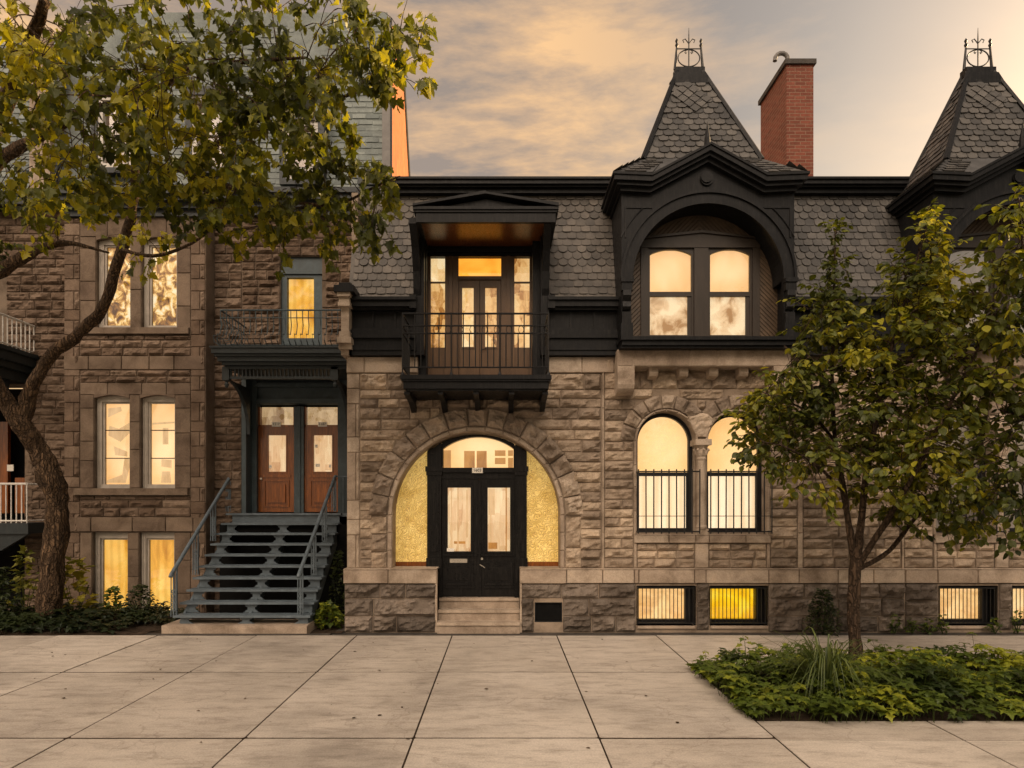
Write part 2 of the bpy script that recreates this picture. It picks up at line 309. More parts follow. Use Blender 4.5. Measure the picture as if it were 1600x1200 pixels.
LEAF_D = leaf_mat('dark_shrub_leaf', (0.010, 0.018, 0.006), (0.026, 0.038, 0.010), (0.06, 0.07, 0.015), 0.25)
GRASSM = leaf_mat('ornamental_grass', (0.03, 0.048, 0.016), (0.075, 0.105, 0.03), (0.15, 0.18, 0.05), 0.30)

# ------------------------------------------------------------------ mesh helper
def wloc(o):
    p = Vector((0, 0, 0))
    while o: p += o.location; o = o.parent
    return p
class MB:
    def __init__(s): s.v = []; s.f = []; s.t = []; s.tint = 0.5
    def face(s, idx): s.f.append(idx); s.t.append(s.tint)
    def poly(s, pts):
        b = len(s.v); s.v += [tuple(p) for p in pts]; s.face(tuple(range(b, b + len(pts))))
    def box(s, x0, x1, y0, y1, z0, z1):
        if x0 > x1: x0, x1 = x1, x0
        if y0 > y1: y0, y1 = y1, y0
        if z0 > z1: z0, z1 = z1, z0
        b = len(s.v)
        s.v += [(x0, y0, z0), (x1, y0, z0), (x1, y1, z0), (x0, y1, z0), (x0, y0, z1), (x1, y0, z1), (x1, y1, z1), (x0, y1, z1)]
        for q in ((0, 1, 5, 4), (1, 2, 6, 5), (2, 3, 7, 6), (3, 0, 4, 7), (4, 5, 6, 7), (3, 2, 1, 0)): s.face(tuple(b + i for i in q))
        return s
    def prism(s, pts, axis, a0, a1):
        """closed polygon extruded along an axis: 'y' pts are (x,z), 'x' pts are (y,z), 'z' pts are (x,y)"""
        def P(p, a): return (p[0], a, p[1]) if axis == 'y' else (a, p[0], p[1]) if axis == 'x' else (p[0], p[1], a)
        b = len(s.v); n = len(pts)
        s.v += [P(p, a0) for p in pts] + [P(p, a1) for p in pts]
        s.face(tuple(b + i for i in range(n))); s.face(tuple(b + n + i for i in reversed(range(n))))
        for i in range(n): j = (i + 1) % n; s.face((b + i, b + n + i, b + n + j, b + j))
        return s
    def tube(s, pts, r, n=8, cap=True, rough=0.0):
        pts = [Vector(p) for p in pts]
        if isinstance(r, (int, float)): r = [r] * len(pts)
        b = len(s.v); up = Vector((0.13, 0.31, 0.94))
        for i, p in enumerate(pts):
            d = (pts[min(i + 1, len(pts) - 1)] - pts[max(i - 1, 0)])
            if d.length < 1e-9: d = Vector((0, 0, 1))
            d.normalize(); u = d.cross(up)
            if u.length < 0.05: u = d.cross(Vector((1, 0, 0)))
            u.normalize(); w_ = d.cross(u)
            for j in range(n):
                a = 2 * math.pi * j / n; rr_ = r[i] * (1 + rough * noise.noise((math.cos(a) * 2.2, math.sin(a) * 2.2, i * 0.22)) + rough * 0.5 * noise.noise((math.cos(a) * 6, math.sin(a) * 6, i * 0.5))) if rough else r[i]; q = p + (u * math.cos(a) + w_ * math.sin(a)) * rr_; s.v.append(tuple(q))
        for i in range(len(pts) - 1):
            for j in range(n):
                j2 = (j + 1) % n; s.face((b + i * n + j, b + i * n + j2, b + (i + 1) * n + j2, b + (i + 1) * n + j))
        if cap:
            s.face(tuple(b + j for j in reversed(range(n)))); s.face(tuple(b + (len(pts) - 1) * n + j for j in range(n)))
        return s
    def lathe(s, x, y, prof, n=12):
        b = len(s.v)
        for z, r in prof:
            for j in range(n): a = 2 * math.pi * j / n; s.v.append((x + r * math.cos(a), y + r * math.sin(a), z))
        for i in range(len(prof) - 1):
            for j in range(n):
                j2 = (j + 1) % n; s.face((b + i * n + j, b + i * n + j2, b + (i + 1) * n + j2, b + (i + 1) * n + j))
        s.face(tuple(b + j for j in reversed(range(n)))); s.face(tuple(b + (len(prof) - 1) * n + j for j in range(n)))
        return s
    def arc_band(s, cx, cz, r0, r1, a0, a1, y0, y1, n=24):
        """solid arc (front, back, inside and outside faces) lying in the XZ plane"""
        pts = [(cx + r0 * math.cos(a0 + (a1 - a0) * i / n), cz + r0 * math.sin(a0 + (a1 - a0) * i / n)) for i in range(n + 1)]
        pts2 = [(cx + r1 * math.cos(a0 + (a1 - a0) * i / n), cz + r1 * math.sin(a0 + (a1 - a0) * i / n)) for i in range(n + 1)]
        for i in range(n):
            a, b_, c, d = pts[i], pts[i + 1], pts2[i + 1], pts2[i]
            s.poly([(a[0], y0, a[1]), (b_[0], y0, b_[1]), (c[0], y0, c[1]), (d[0], y0, d[1])])
            s.poly([(a[0], y0, a[1]), (a[0], y1, a[1]), (b_[0], y1, b_[1]), (b_[0], y0, b_[1])])
            s.poly([(d[0], y0, d[1]), (c[0], y0, c[1]), (c[0], y1, c[1]), (d[0], y1, d[1])])
            s.poly([(a[0], y1, a[1]), (d[0], y1, d[1]), (c[0], y1, c[1]), (b_[0], y1, b_[1])])
        for p, q in ((pts[0], pts2[0]), (pts[-1], pts2[-1])):
            s.poly([(p[0], y0, p[1]), (p[0], y1, p[1]), (q[0], y1, q[1]), (q[0], y0, q[1])])
        return s
    def build(s, name, mat, parent=None, smooth=False, origin=None):
        me = bpy.data.meshes.new(name)
        if parent is not None: o0 = wloc(parent)
        elif origin is not None: o0 = Vector(origin)
        else: o0 = Vector((0, 0, 0))
        me.from_pydata([(x - o0.x, y - o0.y, z - o0.z) for x, y, z in s.v], [], s.f)
        at = me.attributes.new('tint', 'FLOAT', 'FACE'); at.data.foreach_set('value', s.t)
        if smooth: me.polygons.foreach_set('use_smooth', [True] * len(me.polygons))
        me.materials.append(mat); me.update()
        o = bpy.data.objects.new(name, me); C.objects.link(o)
        if parent is not None: o.parent = parent
        else: o.location = o0
        return o
def tag(o, label=None, cat=None, group=None, kind=None):
    if label: o['label'] = label
    if cat: o['category'] = cat
    if group: o['group'] = group
    if kind: o['kind'] = kind
    return o
def empty(name, loc, label, cat, group=None):
    o = bpy.data.objects.new(name, None); C.objects.link(o); o.location = loc; o.empty_display_size = 0.3
    return tag(o, label, cat, group)
def fixn(o):
    import bmesh
    bm = bmesh.new(); bm.from_mesh(o.data); bmesh.ops.recalc_face_normals(bm, faces=bm.faces); bm.to_mesh(o.data); bm.free()

# ---- stone blocks -----------------------------------------------------------
def block(mb, f, wdt, hgt, Y, amp, tint=None, cell=0.035, gap=0.005, proud=0.0):
    """one stone: f(u,v)->(x,z) with u,v in 0..1; rock-faced when amp is large"""
    mb.tint = ru(0.1, 0.9) if tint is None else tint
    nx = max(2, int(wdt / cell)); nz = max(2, int(hgt / cell))
    if amp < 0.008: nx, nz = 1, 1
    eu = min(0.3, 0.011 / wdt); ev = min(0.3, 0.011 / hgt); gu = gap / wdt; gv = gap / hgt
    us = [gu, gu + eu] + [gu + eu + (1 - 2 * gu - 2 * eu) * i / nx for i in range(1, nx)] + [1 - gu - eu, 1 - gu]
    vs = [gv, gv + ev] + [gv + ev + (1 - 2 * gv - 2 * ev) * i / nz for i in range(1, nz)] + [1 - gv - ev, 1 - gv]
    sx, sz, sy = ru(0, 90), ru(0, 90), ru(0, 90)
    tu, tv = ru(-1, 1), ru(-1, 1)
    b = len(mb.v); nu, nv = len(us), len(vs)
    for j, vv in enumerate(vs):
        for i, uu in enumerate(us):
            x, z = f(uu, vv)
            if i in (0, nu - 1) or j in (0, nv - 1): d = -0.012 - proud
            else:
                ed = min((uu - gu) * wdt, (1 - gu - uu) * wdt, (vv - gv) * hgt, (1 - gv - vv) * hgt)
                d = 0.006 + proud * 0
                if amp >= 0.008:
                    e = min(1, max(0, (ed - 0.004) / 0.035))
                    a = noise.noise((x * 5 + sx, z * 9 + sz, sy)); c = noise.noise((x * 14 + sx, z * 20 + sz, sy + 7)); g = abs(noise.noise((x * 3.0 + sz, z * 6 + sx, sy + 31)))
                    d += e * amp * 1.3 * (0.9 + 1.15 * a + 0.75 * c - 1.4 * g + 0.25 * tu * (uu - 0.5) * 2 + 0.3 * tv * (vv - 0.5) * 2)
                    d = max(d, -0.004)
            mb.v.append((x, Y - d, z))
    for j in range(nv - 1):
        for i in range(nu - 1):
            a = b + j * nu + i; mb.face((a, a + 1, a + nu + 1, a + nu))
def rect_f(x0, x1, z0, z1): return lambda u, v: (x0 + (x1 - x0) * u, z0 + (z1 - z0) * v)
def rblock(mb, x0, x1, z0, z1, Y, amp, tint=None, proud=0.0, gap=None):
    if gap is None: gap = 0.0018 if amp < 0.008 else 0.005; proud = min(proud, 0.01)
    block(mb, rect_f(x0, x1, z0, z1), x1 - x0, z1 - z0, Y, amp, tint, gap=gap, proud=proud)
def subtract(iv, cuts):
    out = [iv]
    for c0, c1 in cuts:
        nw = []
        for a, b_ in out:
            if c1 <= a or c0 >= b_: nw.append((a, b_)); continue
            if c0 > a: nw.append((a, c0))
            if c1 < b_: nw.append((c1, b_))
        out = nw
    return out
def cuts_for(holes, z0, z1):
    cs = []
    for h in holes:
        if h[0] == 'r':
            _, a, b_, c, d = h
            if z1 > c + 0.01 and z0 < d - 0.01: cs.append((a, b_))
        else:
            _, cx, cz, r = h
            zz = 0 if z0 <= cz <= z1 else min(abs(z0 - cz), abs(z1 - cz))
            if z1 > cz - 0.0 and zz < r: hw = math.sqrt(r * r - zz * zz); cs.append((cx - hw, cx + hw))
    return cs
def ashlar(mb, x0, x1, z0, z1, Y, amp=0.03, ch=(0.13, 0.19), bw=(0.26, 0.62), holes=(), tr=(0.05, 0.95)):
    z = z0
    hs = []
    while z < z1 - 1e-6:
        h = ru(*ch)
        if z1 - z < h * 1.5: h = z1 - z
        hs.append((z, z + h)); z += h
    for a, b_ in hs:
        for s0, s1 in subtract((x0, x1), cuts_for(holes, a, b_)):
            x = s0
            while x < s1 - 1e-6:
                wd = ru(*bw)
                if s1 - x < wd * 1.45: wd = s1 - x
                if wd > 0.03: rblock(mb, x, x + wd, a, b_, Y, amp * ru(0.7, 1.25), ru(*tr))
                x += wd
def backing(mb, x0, x1, z0, z1, y0, y1, holes=(), dz=0.05):
    z = z0; prev = None; start = z0
    rows = []
    zs = {z0, z1}
    while z < z1: zs.add(round(z, 4)); z += dz
    for h in holes:
        if h[0] == 'r':
            for q in (h[3], h[4]):
                if z0 < q < z1: zs.add(round(q, 4))
    zs = sorted(zs)
    for a, b_ in zip(zs, zs[1:]):
        if b_ - a < 1e-5: continue
        cs = []
        for h in holes:
            if h[0] == 'r':
                mid = (a + b_) / 2
                if h[3] < mid < h[4]: cs.append((h[1], h[2]))
            else: cs += cuts_for([h], a, b_)
        iv = tuple((round(p, 4), round(q, 4)) for p, q in subtract((x0, x1), cs))
        if rows and rows[-1][2] == iv: rows[-1][1] = b_
        else: rows.append([a, b_, iv])
    for a, b_, iv in rows:
        for p, q in iv: mb.box(p, q, y0, y1, a, b_)
def voussoirs(mb, cx, cz, r0, r1, a0, a1, n, Y, amp, proud=0.03):
    st = [a0 + (a1 - a0) * (i + (0 if i in (0, n) else ru(-0.13, 0.13))) / n for i in range(n + 1)]
    for i in range(n):
        s0, s1 = st[i], st[i + 1]
        def f(u, v, s0=s0, s1=s1):
            a = s0 + (s1 - s0) * u; r = r0 + (r1 - r0) * v; return (cx + r * math.cos(a), cz + r * math.sin(a))
        block(mb, f, abs(s1 - s0) * (r0 + r1) / 2, r1 - r0, Y, amp * ru(0.8, 1.2), ru(0.1, 0.85), cell=0.04, proud=proud)

# ---- slates -----------------------------------------------------------------
def slates(mb, A, U, V, W, H, sw=0.15, ex=0.125, pattern=None, clip=None, th=0.017):
    """slates laid on the plane A + s*U + t*V (U, V unit vectors), W wide, H high"""
    A, U, V = Vector(A), Vector(U).normalized(), Vector(V).normalized(); Nn = U.cross(V).normalized()
    rows = int(math.ceil(H / ex))
    for r_ in range(rows):
        t0 = r_ * ex; kind = pattern(r_) if pattern else 's'
        off = (r_ % 2) * sw / 2
        n = int(W / sw) + 2
        for i in range(-1, n):
            s0 = i * sw + off; s1 = s0 + sw
            c0, c1 = max(0, s0), min(W, s1)
            if c1 - c0 < 0.02: continue
            t1 = min(t0 + ex * 1.25, H)
            if clip:
                if not clip((c0 + c1) / 2, t0 + ex * 0.5): continue
            g = 0.0055; a, b_ = c0 + g, c1 - g; wd = b_ - a; dt = ru(-0.006, 0.006)
            full = (s0 >= -1e-6 and s1 <= W + 1e-6)
            if kind == 'f' and full:
                rr = wd / 2; low = [(a + rr - rr * math.cos(math.pi * q / 8), t0 + dt + rr * 0.85 - rr * 0.85 * math.sin(math.pi * q / 8)) for q in range(9)]
            elif kind == 'q' and full:
                low = [(a, t0 + dt + 0.022), (a + 0.007, t0 + dt + 0.008), (a + 0.022, t0 + dt), (b_ - 0.022, t0 + dt), (b_ - 0.007, t0 + dt + 0.008), (b_, t0 + dt + 0.022)]
            elif kind == 'c' and full:
                low = [(a, t0 + dt + 0.026), (a + 0.03, t0 + dt), (b_ - 0.03, t0 + dt), (b_, t0 + dt + 0.026)]
            else:
                low = [(a, t0 + dt + 0.008), (a + 0.012, t0 + dt), (b_ - 0.012, t0 + dt), (b_, t0 + dt + 0.008)]
            lift = th * ru(0.8, 1.5)
            mb.tint = ru(0, 1)
            top = [(b_, t1), (a, t1)]
            def P(s_, t_, h_): return A + U * s_ + V * t_ + Nn * h_
            fr_ = [P(s_, t_, lift) for s_, t_ in low] + [P(s_, t_, 0.001) for s_, t_ in top]
            mb.poly(fr_)
            for q in range(len(low) - 1):
                (p0, q0), (p1, q1) = low[q], low[q + 1]
                mb.poly([P(p0, q0, -0.004), P(p1, q1, -0.004), P(p1, q1, lift), P(p0, q0, lift)])

# ================================================================== SETTING
SOUTH = []
mb = MB(); mb.box(-120, 120, -60, 90, -0.6, -0.14)
tag(mb.build('ground', ASPH), kind='structure')
# pavement slabs with open joints
mb = MB(); XS = [-9.7, -8.2, -6.7, -5.2, -3.7, -2.19, -0.75, 0.83, 2.33]; YS = [-5.6, -4.55, -2.42, -0.32]
for i in range(len(XS) - 1):
    for j in range(len(YS) - 1):
        g = 0.009; mb.tint = ru(0, 1); h = ru(-0.0025, 0.0025)
        x0, x1, y0, y1 = XS[i] + g, XS[i + 1] - g, YS[j] + g * 2.2, YS[j + 1] - g * 2.2
        e = 0.012
        mb.prism([(x0 + e, y0), (x1 - e, y0), (x1, y0 + e), (x1, y1 - e), (x1 - e, y1), (x0 + e, y1), (x0, y1 - e), (x0, y0 + e)], 'z', -0.12, h)
XR = [2.33, 3.9, 5.4, 6.9, 8.4, 9.9, 11.4, 13]
for i in range(len(XR) - 1):
    for (y0, y1) in ((-2.1, -0.32), (-4.6, -4.12), (-5.6, -4.6)):
        mb.tint = ru(0, 1); mb.box(XR[i] + 0.009, XR[i + 1] - 0.009, y0 + 0.009, y1 - 0.009, -0.12, ru(-0.0025, 0.0025))
for i in range(4):
    mb.box(-9.7 - 1.5 * (i + 1) + .009, -9.7 - 1.5 * i - .009, -2.40, -0.33, -0.12, 0); mb.box(-9.7 - 1.5 * (i + 1) + .009, -9.7 - 1.5 * i - .009, -5.6, -2.43, -0.12, 0)
tag(mb.build('pavement', CONC), kind='structure')
mb = MB(); mb.box(-16, 2.34, -5.6, -0.33, -0.1, -0.006); mb.box(2.3, 13, -5.6, -4.13, -0.1, -0.0065); mb.box(2.35, 13, -2.08, -0.33, -0.1, -0.0066)
tag(mb.build('pavement_joint', SOIL), kind='structure')
mb = MB(); mb.box(-16, 16, -5.78, -5.61, -0.14, 0.0); tag(mb.build('kerb', CONC), kind='structure')
mb = MB(); mb.box(-2.6, 16, -0.315, 1.0, -0.12, -0.008); mb.box(-5.45, -2.61, -0.315, -0.2, -0.12, 0.004)
tag(mb.build('paved_strip', STRIP), kind='structure')
mb = MB()
def soil_grid(x0, x1, y0, y1, z, n, m_, amp):
    b = len(mb.v)
    for j in range(m_ + 1):
        for i in range(n + 1):
            x = x0 + (x1 - x0) * i / n; y = y0 + (y1 - y0) * j / m_
            mb.v.append((x, y, z + amp * noise.noise((x * 4, y * 4, 3)) + amp * 0.6 * noise.noise((x * 15, y * 15, 8))))
    for j in range(m_):
        for i in range(n): a = b + j * (n + 1) + i; mb.face((a, a + 1, a + n + 2, a + n + 1))
soil_grid(2.33, 13, -4.12, -2.1, -0.02, 150, 30, 0.03)
soil_grid(-14, -5.42, -0.32, 1.95, 0.0, 120, 30, 0.035)
soil_grid(-5.42, -2.45, -0.18, 3.0, -0.01, 40, 40, 0.035)
tag(mb.build('garden_soil', SOIL), kind='structure')

# ================================================================== HOUSE A (arched doorway, balcony, first tower)
XL, XM, XE = -2.42, 1.555, 6.235          # left edge, start of the tower bay, party line
HA = empty('row_house', (1.9, 0, 0), 'grey stone row house with big arched doorway, black balcony and slate tower', 'house')
ACX, ACZ, AR = -0.40, 1.81, 1.31
arch_hole = ('c', ACX, ACZ, AR + 0.03); arch_leg = ('r', ACX - AR - 0.02, ACX + AR + 0.02, 0.97, ACZ)
vouss_cut = ('c', ACX, ACZ, 1.60)
# rock-faced wall of the entrance bay
mb = MB()
ashlar(mb, XL + 0.2, XM, 0.98, 4.03, 0, 0.036, holes=[vouss_cut, ('r', ACX - 1.62, ACX + 1.62, 0.9, ACZ), ('r', -1.31, 0.71, 3.87, 5)])
ashlar(mb, ACX - 1.65, ACX - 1.39, 0.98, ACZ - 0.02, 0, 0.04, ch=(0.25, 0.36), bw=(0.3, 0.3))
ashlar(mb, ACX + 1.39, ACX + 1.65, 0.98, ACZ - 0.02, 0, 0.04, ch=(0.25, 0.36), bw=(0.3, 0.3))
mb.build('entrance_wall', S_ROCK, HA)
mb = MB(); voussoirs(mb, ACX, ACZ, 1.388, 1.68, 0, math.pi, 15, -0.018, 0.055, 0.012); mb.build('arch_stones', S_ARCH, HA)
mb = MB()
hl = [('r', -1.0, 0.28, 0, 3), ('r', 0.50, 0.945, 0.14, 0.47)]
ashlar(mb, XL - 0.02, XE, 0.0, 0.755, -0.09, 0.05, ch=(0.2, 0.29), bw=(0.35, 0.7), tr=(0.0, 0.6), holes=hl + [('r', 2.08, 3.01, 0.08, 2), ('r', 3.01, 3.22, 0.05, 2), ('r', 3.22, 4.13, 0.08, 2)])
ashlar(mb, 3.015, 3.215, 0.03, 0.755, -0.09, 0.05, ch=(0.3, 0.4), bw=(0.3, 0.4), tr=(0.0, 0.6))
mb.build('plinth', S_PLINTH, HA)
# mortar core behind the stones, with its openings
HOLES = [('r', -1.31, 0.71, 3.86, 5), arch_hole, arch_leg, ('r', ACX - 0.6, ACX + 0.68, -1, 1.0), ('c', 2.57, 2.97, 0.475), ('r', 2.095, 3.045, 1.53, 2.97), ('c', 3.68, 2.97, 0.475), ('r', 3.205, 4.155, 1.53, 2.97),
         ('r', 2.10, 3.0, 0.10, 0.72), ('r', 3.23, 4.12, 0.10, 0.72), ('r', 0.51, 0.94, 0.15, 0.46)]
mb = MB(); backing(mb, XL, XE, -0.1, 4.40, 0.012, 0.30, HOLES)
mb.build('wall_core', MORTAR, HA)
mb = MB(); pc = HOLES + [('r', -1.01, 0.285, -1, 2)]
backing(mb, XL, XE, -0.1, 0.75, -0.078, 0.012, [h for h in pc if h[0] == 'r' and h[3] < 0.3] + [('r', -1.01, 0.285, -1, 2)])
mb.build('plinth_core', MORTAR, HA)
mb = MB(); mb.box(XL, XL + 0.1, 0.31, 9, 0, 7.0); mb.box(XL + 0.1, XE, 8.9, 9, 0, 7.0); mb.box(XE - 0.1, XE, 0.8, 8.9, 0, 7.0)
mb.build('side_wall', MORTAR, HA)
# dressed stone: quoins, arch ring, bands, caps, pilaster
mb = MB()
z = 0.98; i = 0
while z < 4.03:
    h = [0.52, 0.24, 0.3, 0.75, 0.24][i % 5]; h = min(h, 4.03 - z); wd = 0.14 if h > 0.4 else 0.2
    if 4.03 - z - h < 0.1: h = 4.03 - z
    rblock(mb, XL, XL + wd, z, z + h, 0, 0.005, proud=0.0)
    if wd < 0.2: rblock(mb, XL + wd, XL + 0.2, z, z + h, 0, 0.02)
    z += h; i += 1
n = 15
for i in range(n):
    a0, a1 = math.pi * i / n, math.pi * (i + 1) / n
    block(mb, lambda u, v: (ACX + (AR + (0.075) * v) * math.cos(a0 + (a1 - a0) * u), ACZ + (AR + 0.075 * v) * math.sin(a0 + (a1 - a0) * u)), 0.28, 0.075, -0.015, 0.004, cell=0.04, proud=0.0)
for sx in (-1, 1):
    z = 0.98
    for h in (0.28, 0.28, 0.27):
        a, b_ = sorted((ACX + sx * AR, ACX + sx * (AR + 0.075))); rblock(mb, a, b_, z, z + h, -0.015, 0.004); z += h
mb.arc_band(ACX, ACZ, AR, AR + 0.05, 0, math.pi, -0.003, 0.44, 40)
mb.box(ACX - AR - 0.05, ACX - AR, -0.003, 0.44, 0.97, ACZ); mb.box(ACX + AR, ACX + AR + 0.05, -0.003, 0.44, 0.97, ACZ)
# band under the black cornice
x = XL
for a, b_ in ((XL, -2.14), (-2.14, -1.31), (0.71, 1.25), (1.25, 1.75)): rblock(mb, a, b_, 4.03, 4.28, -0.03, 0.004)
mb.box(XL, -1.31, -0.018, 0.012, 4.03, 4.28); mb.box(0.71, 1.75, -0.018, 0.012, 4.03, 4.28)
for sgn in (0,):
    pass
mb.build('dressed_stone', S_SMOOTH, HA)
mb = MB()
# cap stones beside the steps and the string course
for a, b_ in ((XL - 0.03, -1.75), (-1.75, -1.0)): rblock(mb, a, b_, 0.755, 0.975, -0.13, 0.006, proud=0.08)
for a, b_ in ((0.28, 1.0), (1.0, 1.56), (1.56, 2.05), (2.05, 2.12), (2.12, 2.98), (2.98, 3.16), (3.16, 4.13), (4.13, 4.6), (4.6, 5.2), (5.2, 5.75), (5.75, XE)):
    rblock(mb, a, b_, 0.755, 0.975, -0.11 if a > 0.9 else -0.13, 0.005, proud=0.08)
mb.box(XL - 0.02, -1.005, -0.14, 0.30, 0.974, 0.985); mb.box(0.285, 1.0, -0.14, 0.30, 0.974, 0.985); mb.box(1.0, XE, -0.12, 0.012, 0.974, 0.983)
mb.box(-1.75, -1.0, -0.12, 0.30, 0.756, 0.973); mb.box(0.28, 0.95, -0.12, 0.30, 0.756, 0.973)
mb.box(-1.03, -1.0, -0.12, 0.40, 0, 0.755); mb.box(0.28, 0.31, -0.12, 0.40, 0, 0.755)
mb.build('string_course', S_SMOOTH, HA)
# doorstep: three steps
mb = MB()
for i, (z1, y0) in enumerate(((0.165, -0.16), (0.325, 0.05), (0.487, 0.22))):
    mb.tint = ru(0.5, 0.9)
    mb.box(-0.998, 0.278, y0 - 0.025, 0.6, z1 - 0.045, z1); mb.tint = 0.3; mb.box(-0.996, 0.276, y0, 0.6, -0.05, z1 - 0.045)
mb.build('doorstep', S_SMOOTH, HA)
mb = MB(); mb.box(0.512, 0.938, -0.03, 0.02, 0.152, 0.458)
vt = mb.build('vent', DARK, HA)
mb = MB(); mb.box(0.512, 0.938, -0.06, -0.03, 0.152, 0.165); mb.box(0.512, 0.938, -0.06, -0.03, 0.445, 0.458); mb.box(0.512, 0.526, -0.06, -0.03, 0.165, 0.445); mb.box(0.924, 0.938, -0.06, -0.03, 0.165, 0.445)
mb.build('vent_frame', IRON, vt)

# ---- arched doorway (frame at Y 0.32)
YD = 0.32; D = lambda x: px(x, YD); E = lambda y: pz(y, YD)
mb = MB()
ar = AR - 0.0
def arcpts(cx, cz, r, a0, a1, n): return [(cx + r * math.cos(a0 + (a1 - a0) * i / n), cz + r * math.sin(a0 + (a1 - a0) * i / n)) for i in range(n + 1)]
xa, xb = D(668), D(690); xc, xd = D(805), D(823)
for (a, b_) in ((xa, xb), (xc, xd)):
    mb.prism([(a, 0.487), (b_, 0.487), (b_, ACZ + math.sqrt(max(0, ar * ar - (b_ - ACX) ** 2)) - 0.02), (a, ACZ + math.sqrt(ar * ar - (a - ACX) ** 2) - 0.02)], 'y', YD - 0.06, YD + 0.1)
    mb.box(a - 0.025, b_ + 0.025, YD - 0.10, YD - 0.06, E(737), E(729)); mb.box(a - 0.012, b_ + 0.012, YD - 0.085, YD - 0.06, E(743), E(737))
    mb.box(a - 0.012, b_ + 0.012, YD - 0.09, YD - 0.06, 0.487, 1.12); mb.box(a + 0.04, b_ - 0.04, YD - 0.075, YD - 0.06, 1.22, E(752))
# head under the stone arch, a flat segmental light below it
a0 = math.acos((xb - ACX) / ar); a1 = math.acos((xc - ACX) / ar)
top = arcpts(ACX, ACZ, ar - 0.015, a1, a0, 20)
tr = 0.95; tz = E(683) - tr
b0, b1 = D(692.5), D(802.5)
low = [(b0 + (b1 - b0) * i / 20, E(683) - (tr - math.sqrt(tr * tr - (b0 + (b1 - b0) * i / 20 - (b0 + b1) / 2) ** 2))) for i in range(21)]
mb.prism(top + low, 'y', YD - 0.03, YD + 0.1)
zlo = low[0][1]
mb.box(xb, b0, YD - 0.02, YD + 0.1, E(732), top[-1][1] - 0.02); mb.box(b1, xc, YD - 0.02, YD + 0.1, E(732), top[0][1] - 0.02)
mb.box(xb, xc, YD - 0.05, YD + 0.1, E(739), E(731)); mb.box(xb, xc, YD - 0.075, YD - 0.05, E(738), E(734))
mb.box(xb, xc, YD - 0.02, YD + 0.1, E(748), E(739))
fr = mb.build('doorway_frame', DOORBLK, HA)
mb = MB(); mb.prism([(b0, E(731)), (b1, E(731))] + [p for p in reversed(low)], 'y', YD + 0.055, YD + 0.06)
mb.build('transom_light', GLASS, fr)
mb = MB(); mb.box(xb, xc, YD + 0.22, YD + 0.23, E(742), E(674)); mb.build('lit_room_or_reflection', G_CREAM, fr)
for (p, q, r_, s_) in ((690, 703, 702, 732), (724, 741, 703, 732), (744, 760, 703, 732), (773, 790, 702, 711), (773, 790, 714, 724), (794, 802, 702, 711), (794, 802, 714, 732)):
    mb = MB(); mb.box(D(p), D(q), YD + 0.20, YD + 0.21, E(s_), E(r_)); mb.build('reflected_window', G_BRN, fr)  # glowing boxes stand for windows across the street reflected in the glass
def plate(text, x, y, Y, wd, hgt, parent, size):
    mb = MB(); X, Z = px(x, Y), pz(y, Y); mb.box(X - wd / 2, X + wd / 2, Y - 0.014, Y, Z - hgt / 2, Z + hgt / 2)
    pl = mb.build('number_plate', PLATE, parent)
    cu_ = bpy.data.curves.new('digits', 'FONT'); cu_.body = text; cu_.size = size; cu_.align_x = 'CENTER'; cu_.align_y = 'CENTER'; cu_.extrude = 0.001; cu_.offset = size * 0.006
    t = bpy.data.objects.new('digits_curve', cu_); me = None
    C.objects.link(t); bpy.context.view_layer.update()
    me = bpy.data.meshes.new_from_object(t.evaluated_get(bpy.context.evaluated_depsgraph_get())); bpy.data.objects.remove(t)
    me.materials.clear(); me.materials.append(INK)
    o = bpy.data.objects.new('digits', me); C.objects.link(o); o.parent = pl; o.rotation_euler = (R(90), 0, 0)
    o.location = Vector((X, Y - 0.0165, Z)) - wloc(parent)
    return pl
plate('1603', 746, 735, YD - 0.075, 0.17, 0.085, HA, 0.066)
# golden panels either side of the doors
for s_ in (-1, 1):
    mb = MB()
    if s_ < 0: xi, xo = xa, ACX - AR
    else: xi, xo = xd, ACX + AR
    n = 24; pts = [(xi, 1.055), (xo + (-s_) * 0.0, 1.055)]
    ang_o = math.pi if s_ < 0 else 0.0; ang_i = math.acos((xi - ACX) / AR)
    pts += arcpts(ACX, ACZ, AR - 0.002, ang_o, ang_i, n)
    mb.prism(pts, 'y', YD, YD + 0.03)
    gp = mb.build('gold_panel', GOLDP, HA)
    mb = MB(); lo_, hi_ = min(xi, xo), max(xi, xo)
    mb.box(lo_, hi_, YD - 0.02, YD + 0.03, 0.985, 1.055)
    x = lo_ + 0.02
    while x < hi_ - 0.03: mb.box(x, x + ru(0.015, 0.03), YD - 0.028, YD - 0.02, 1.0, 1.045); x += ru(0.03, 0.045)
    mb.build('carved_strip', WOOD, gp)
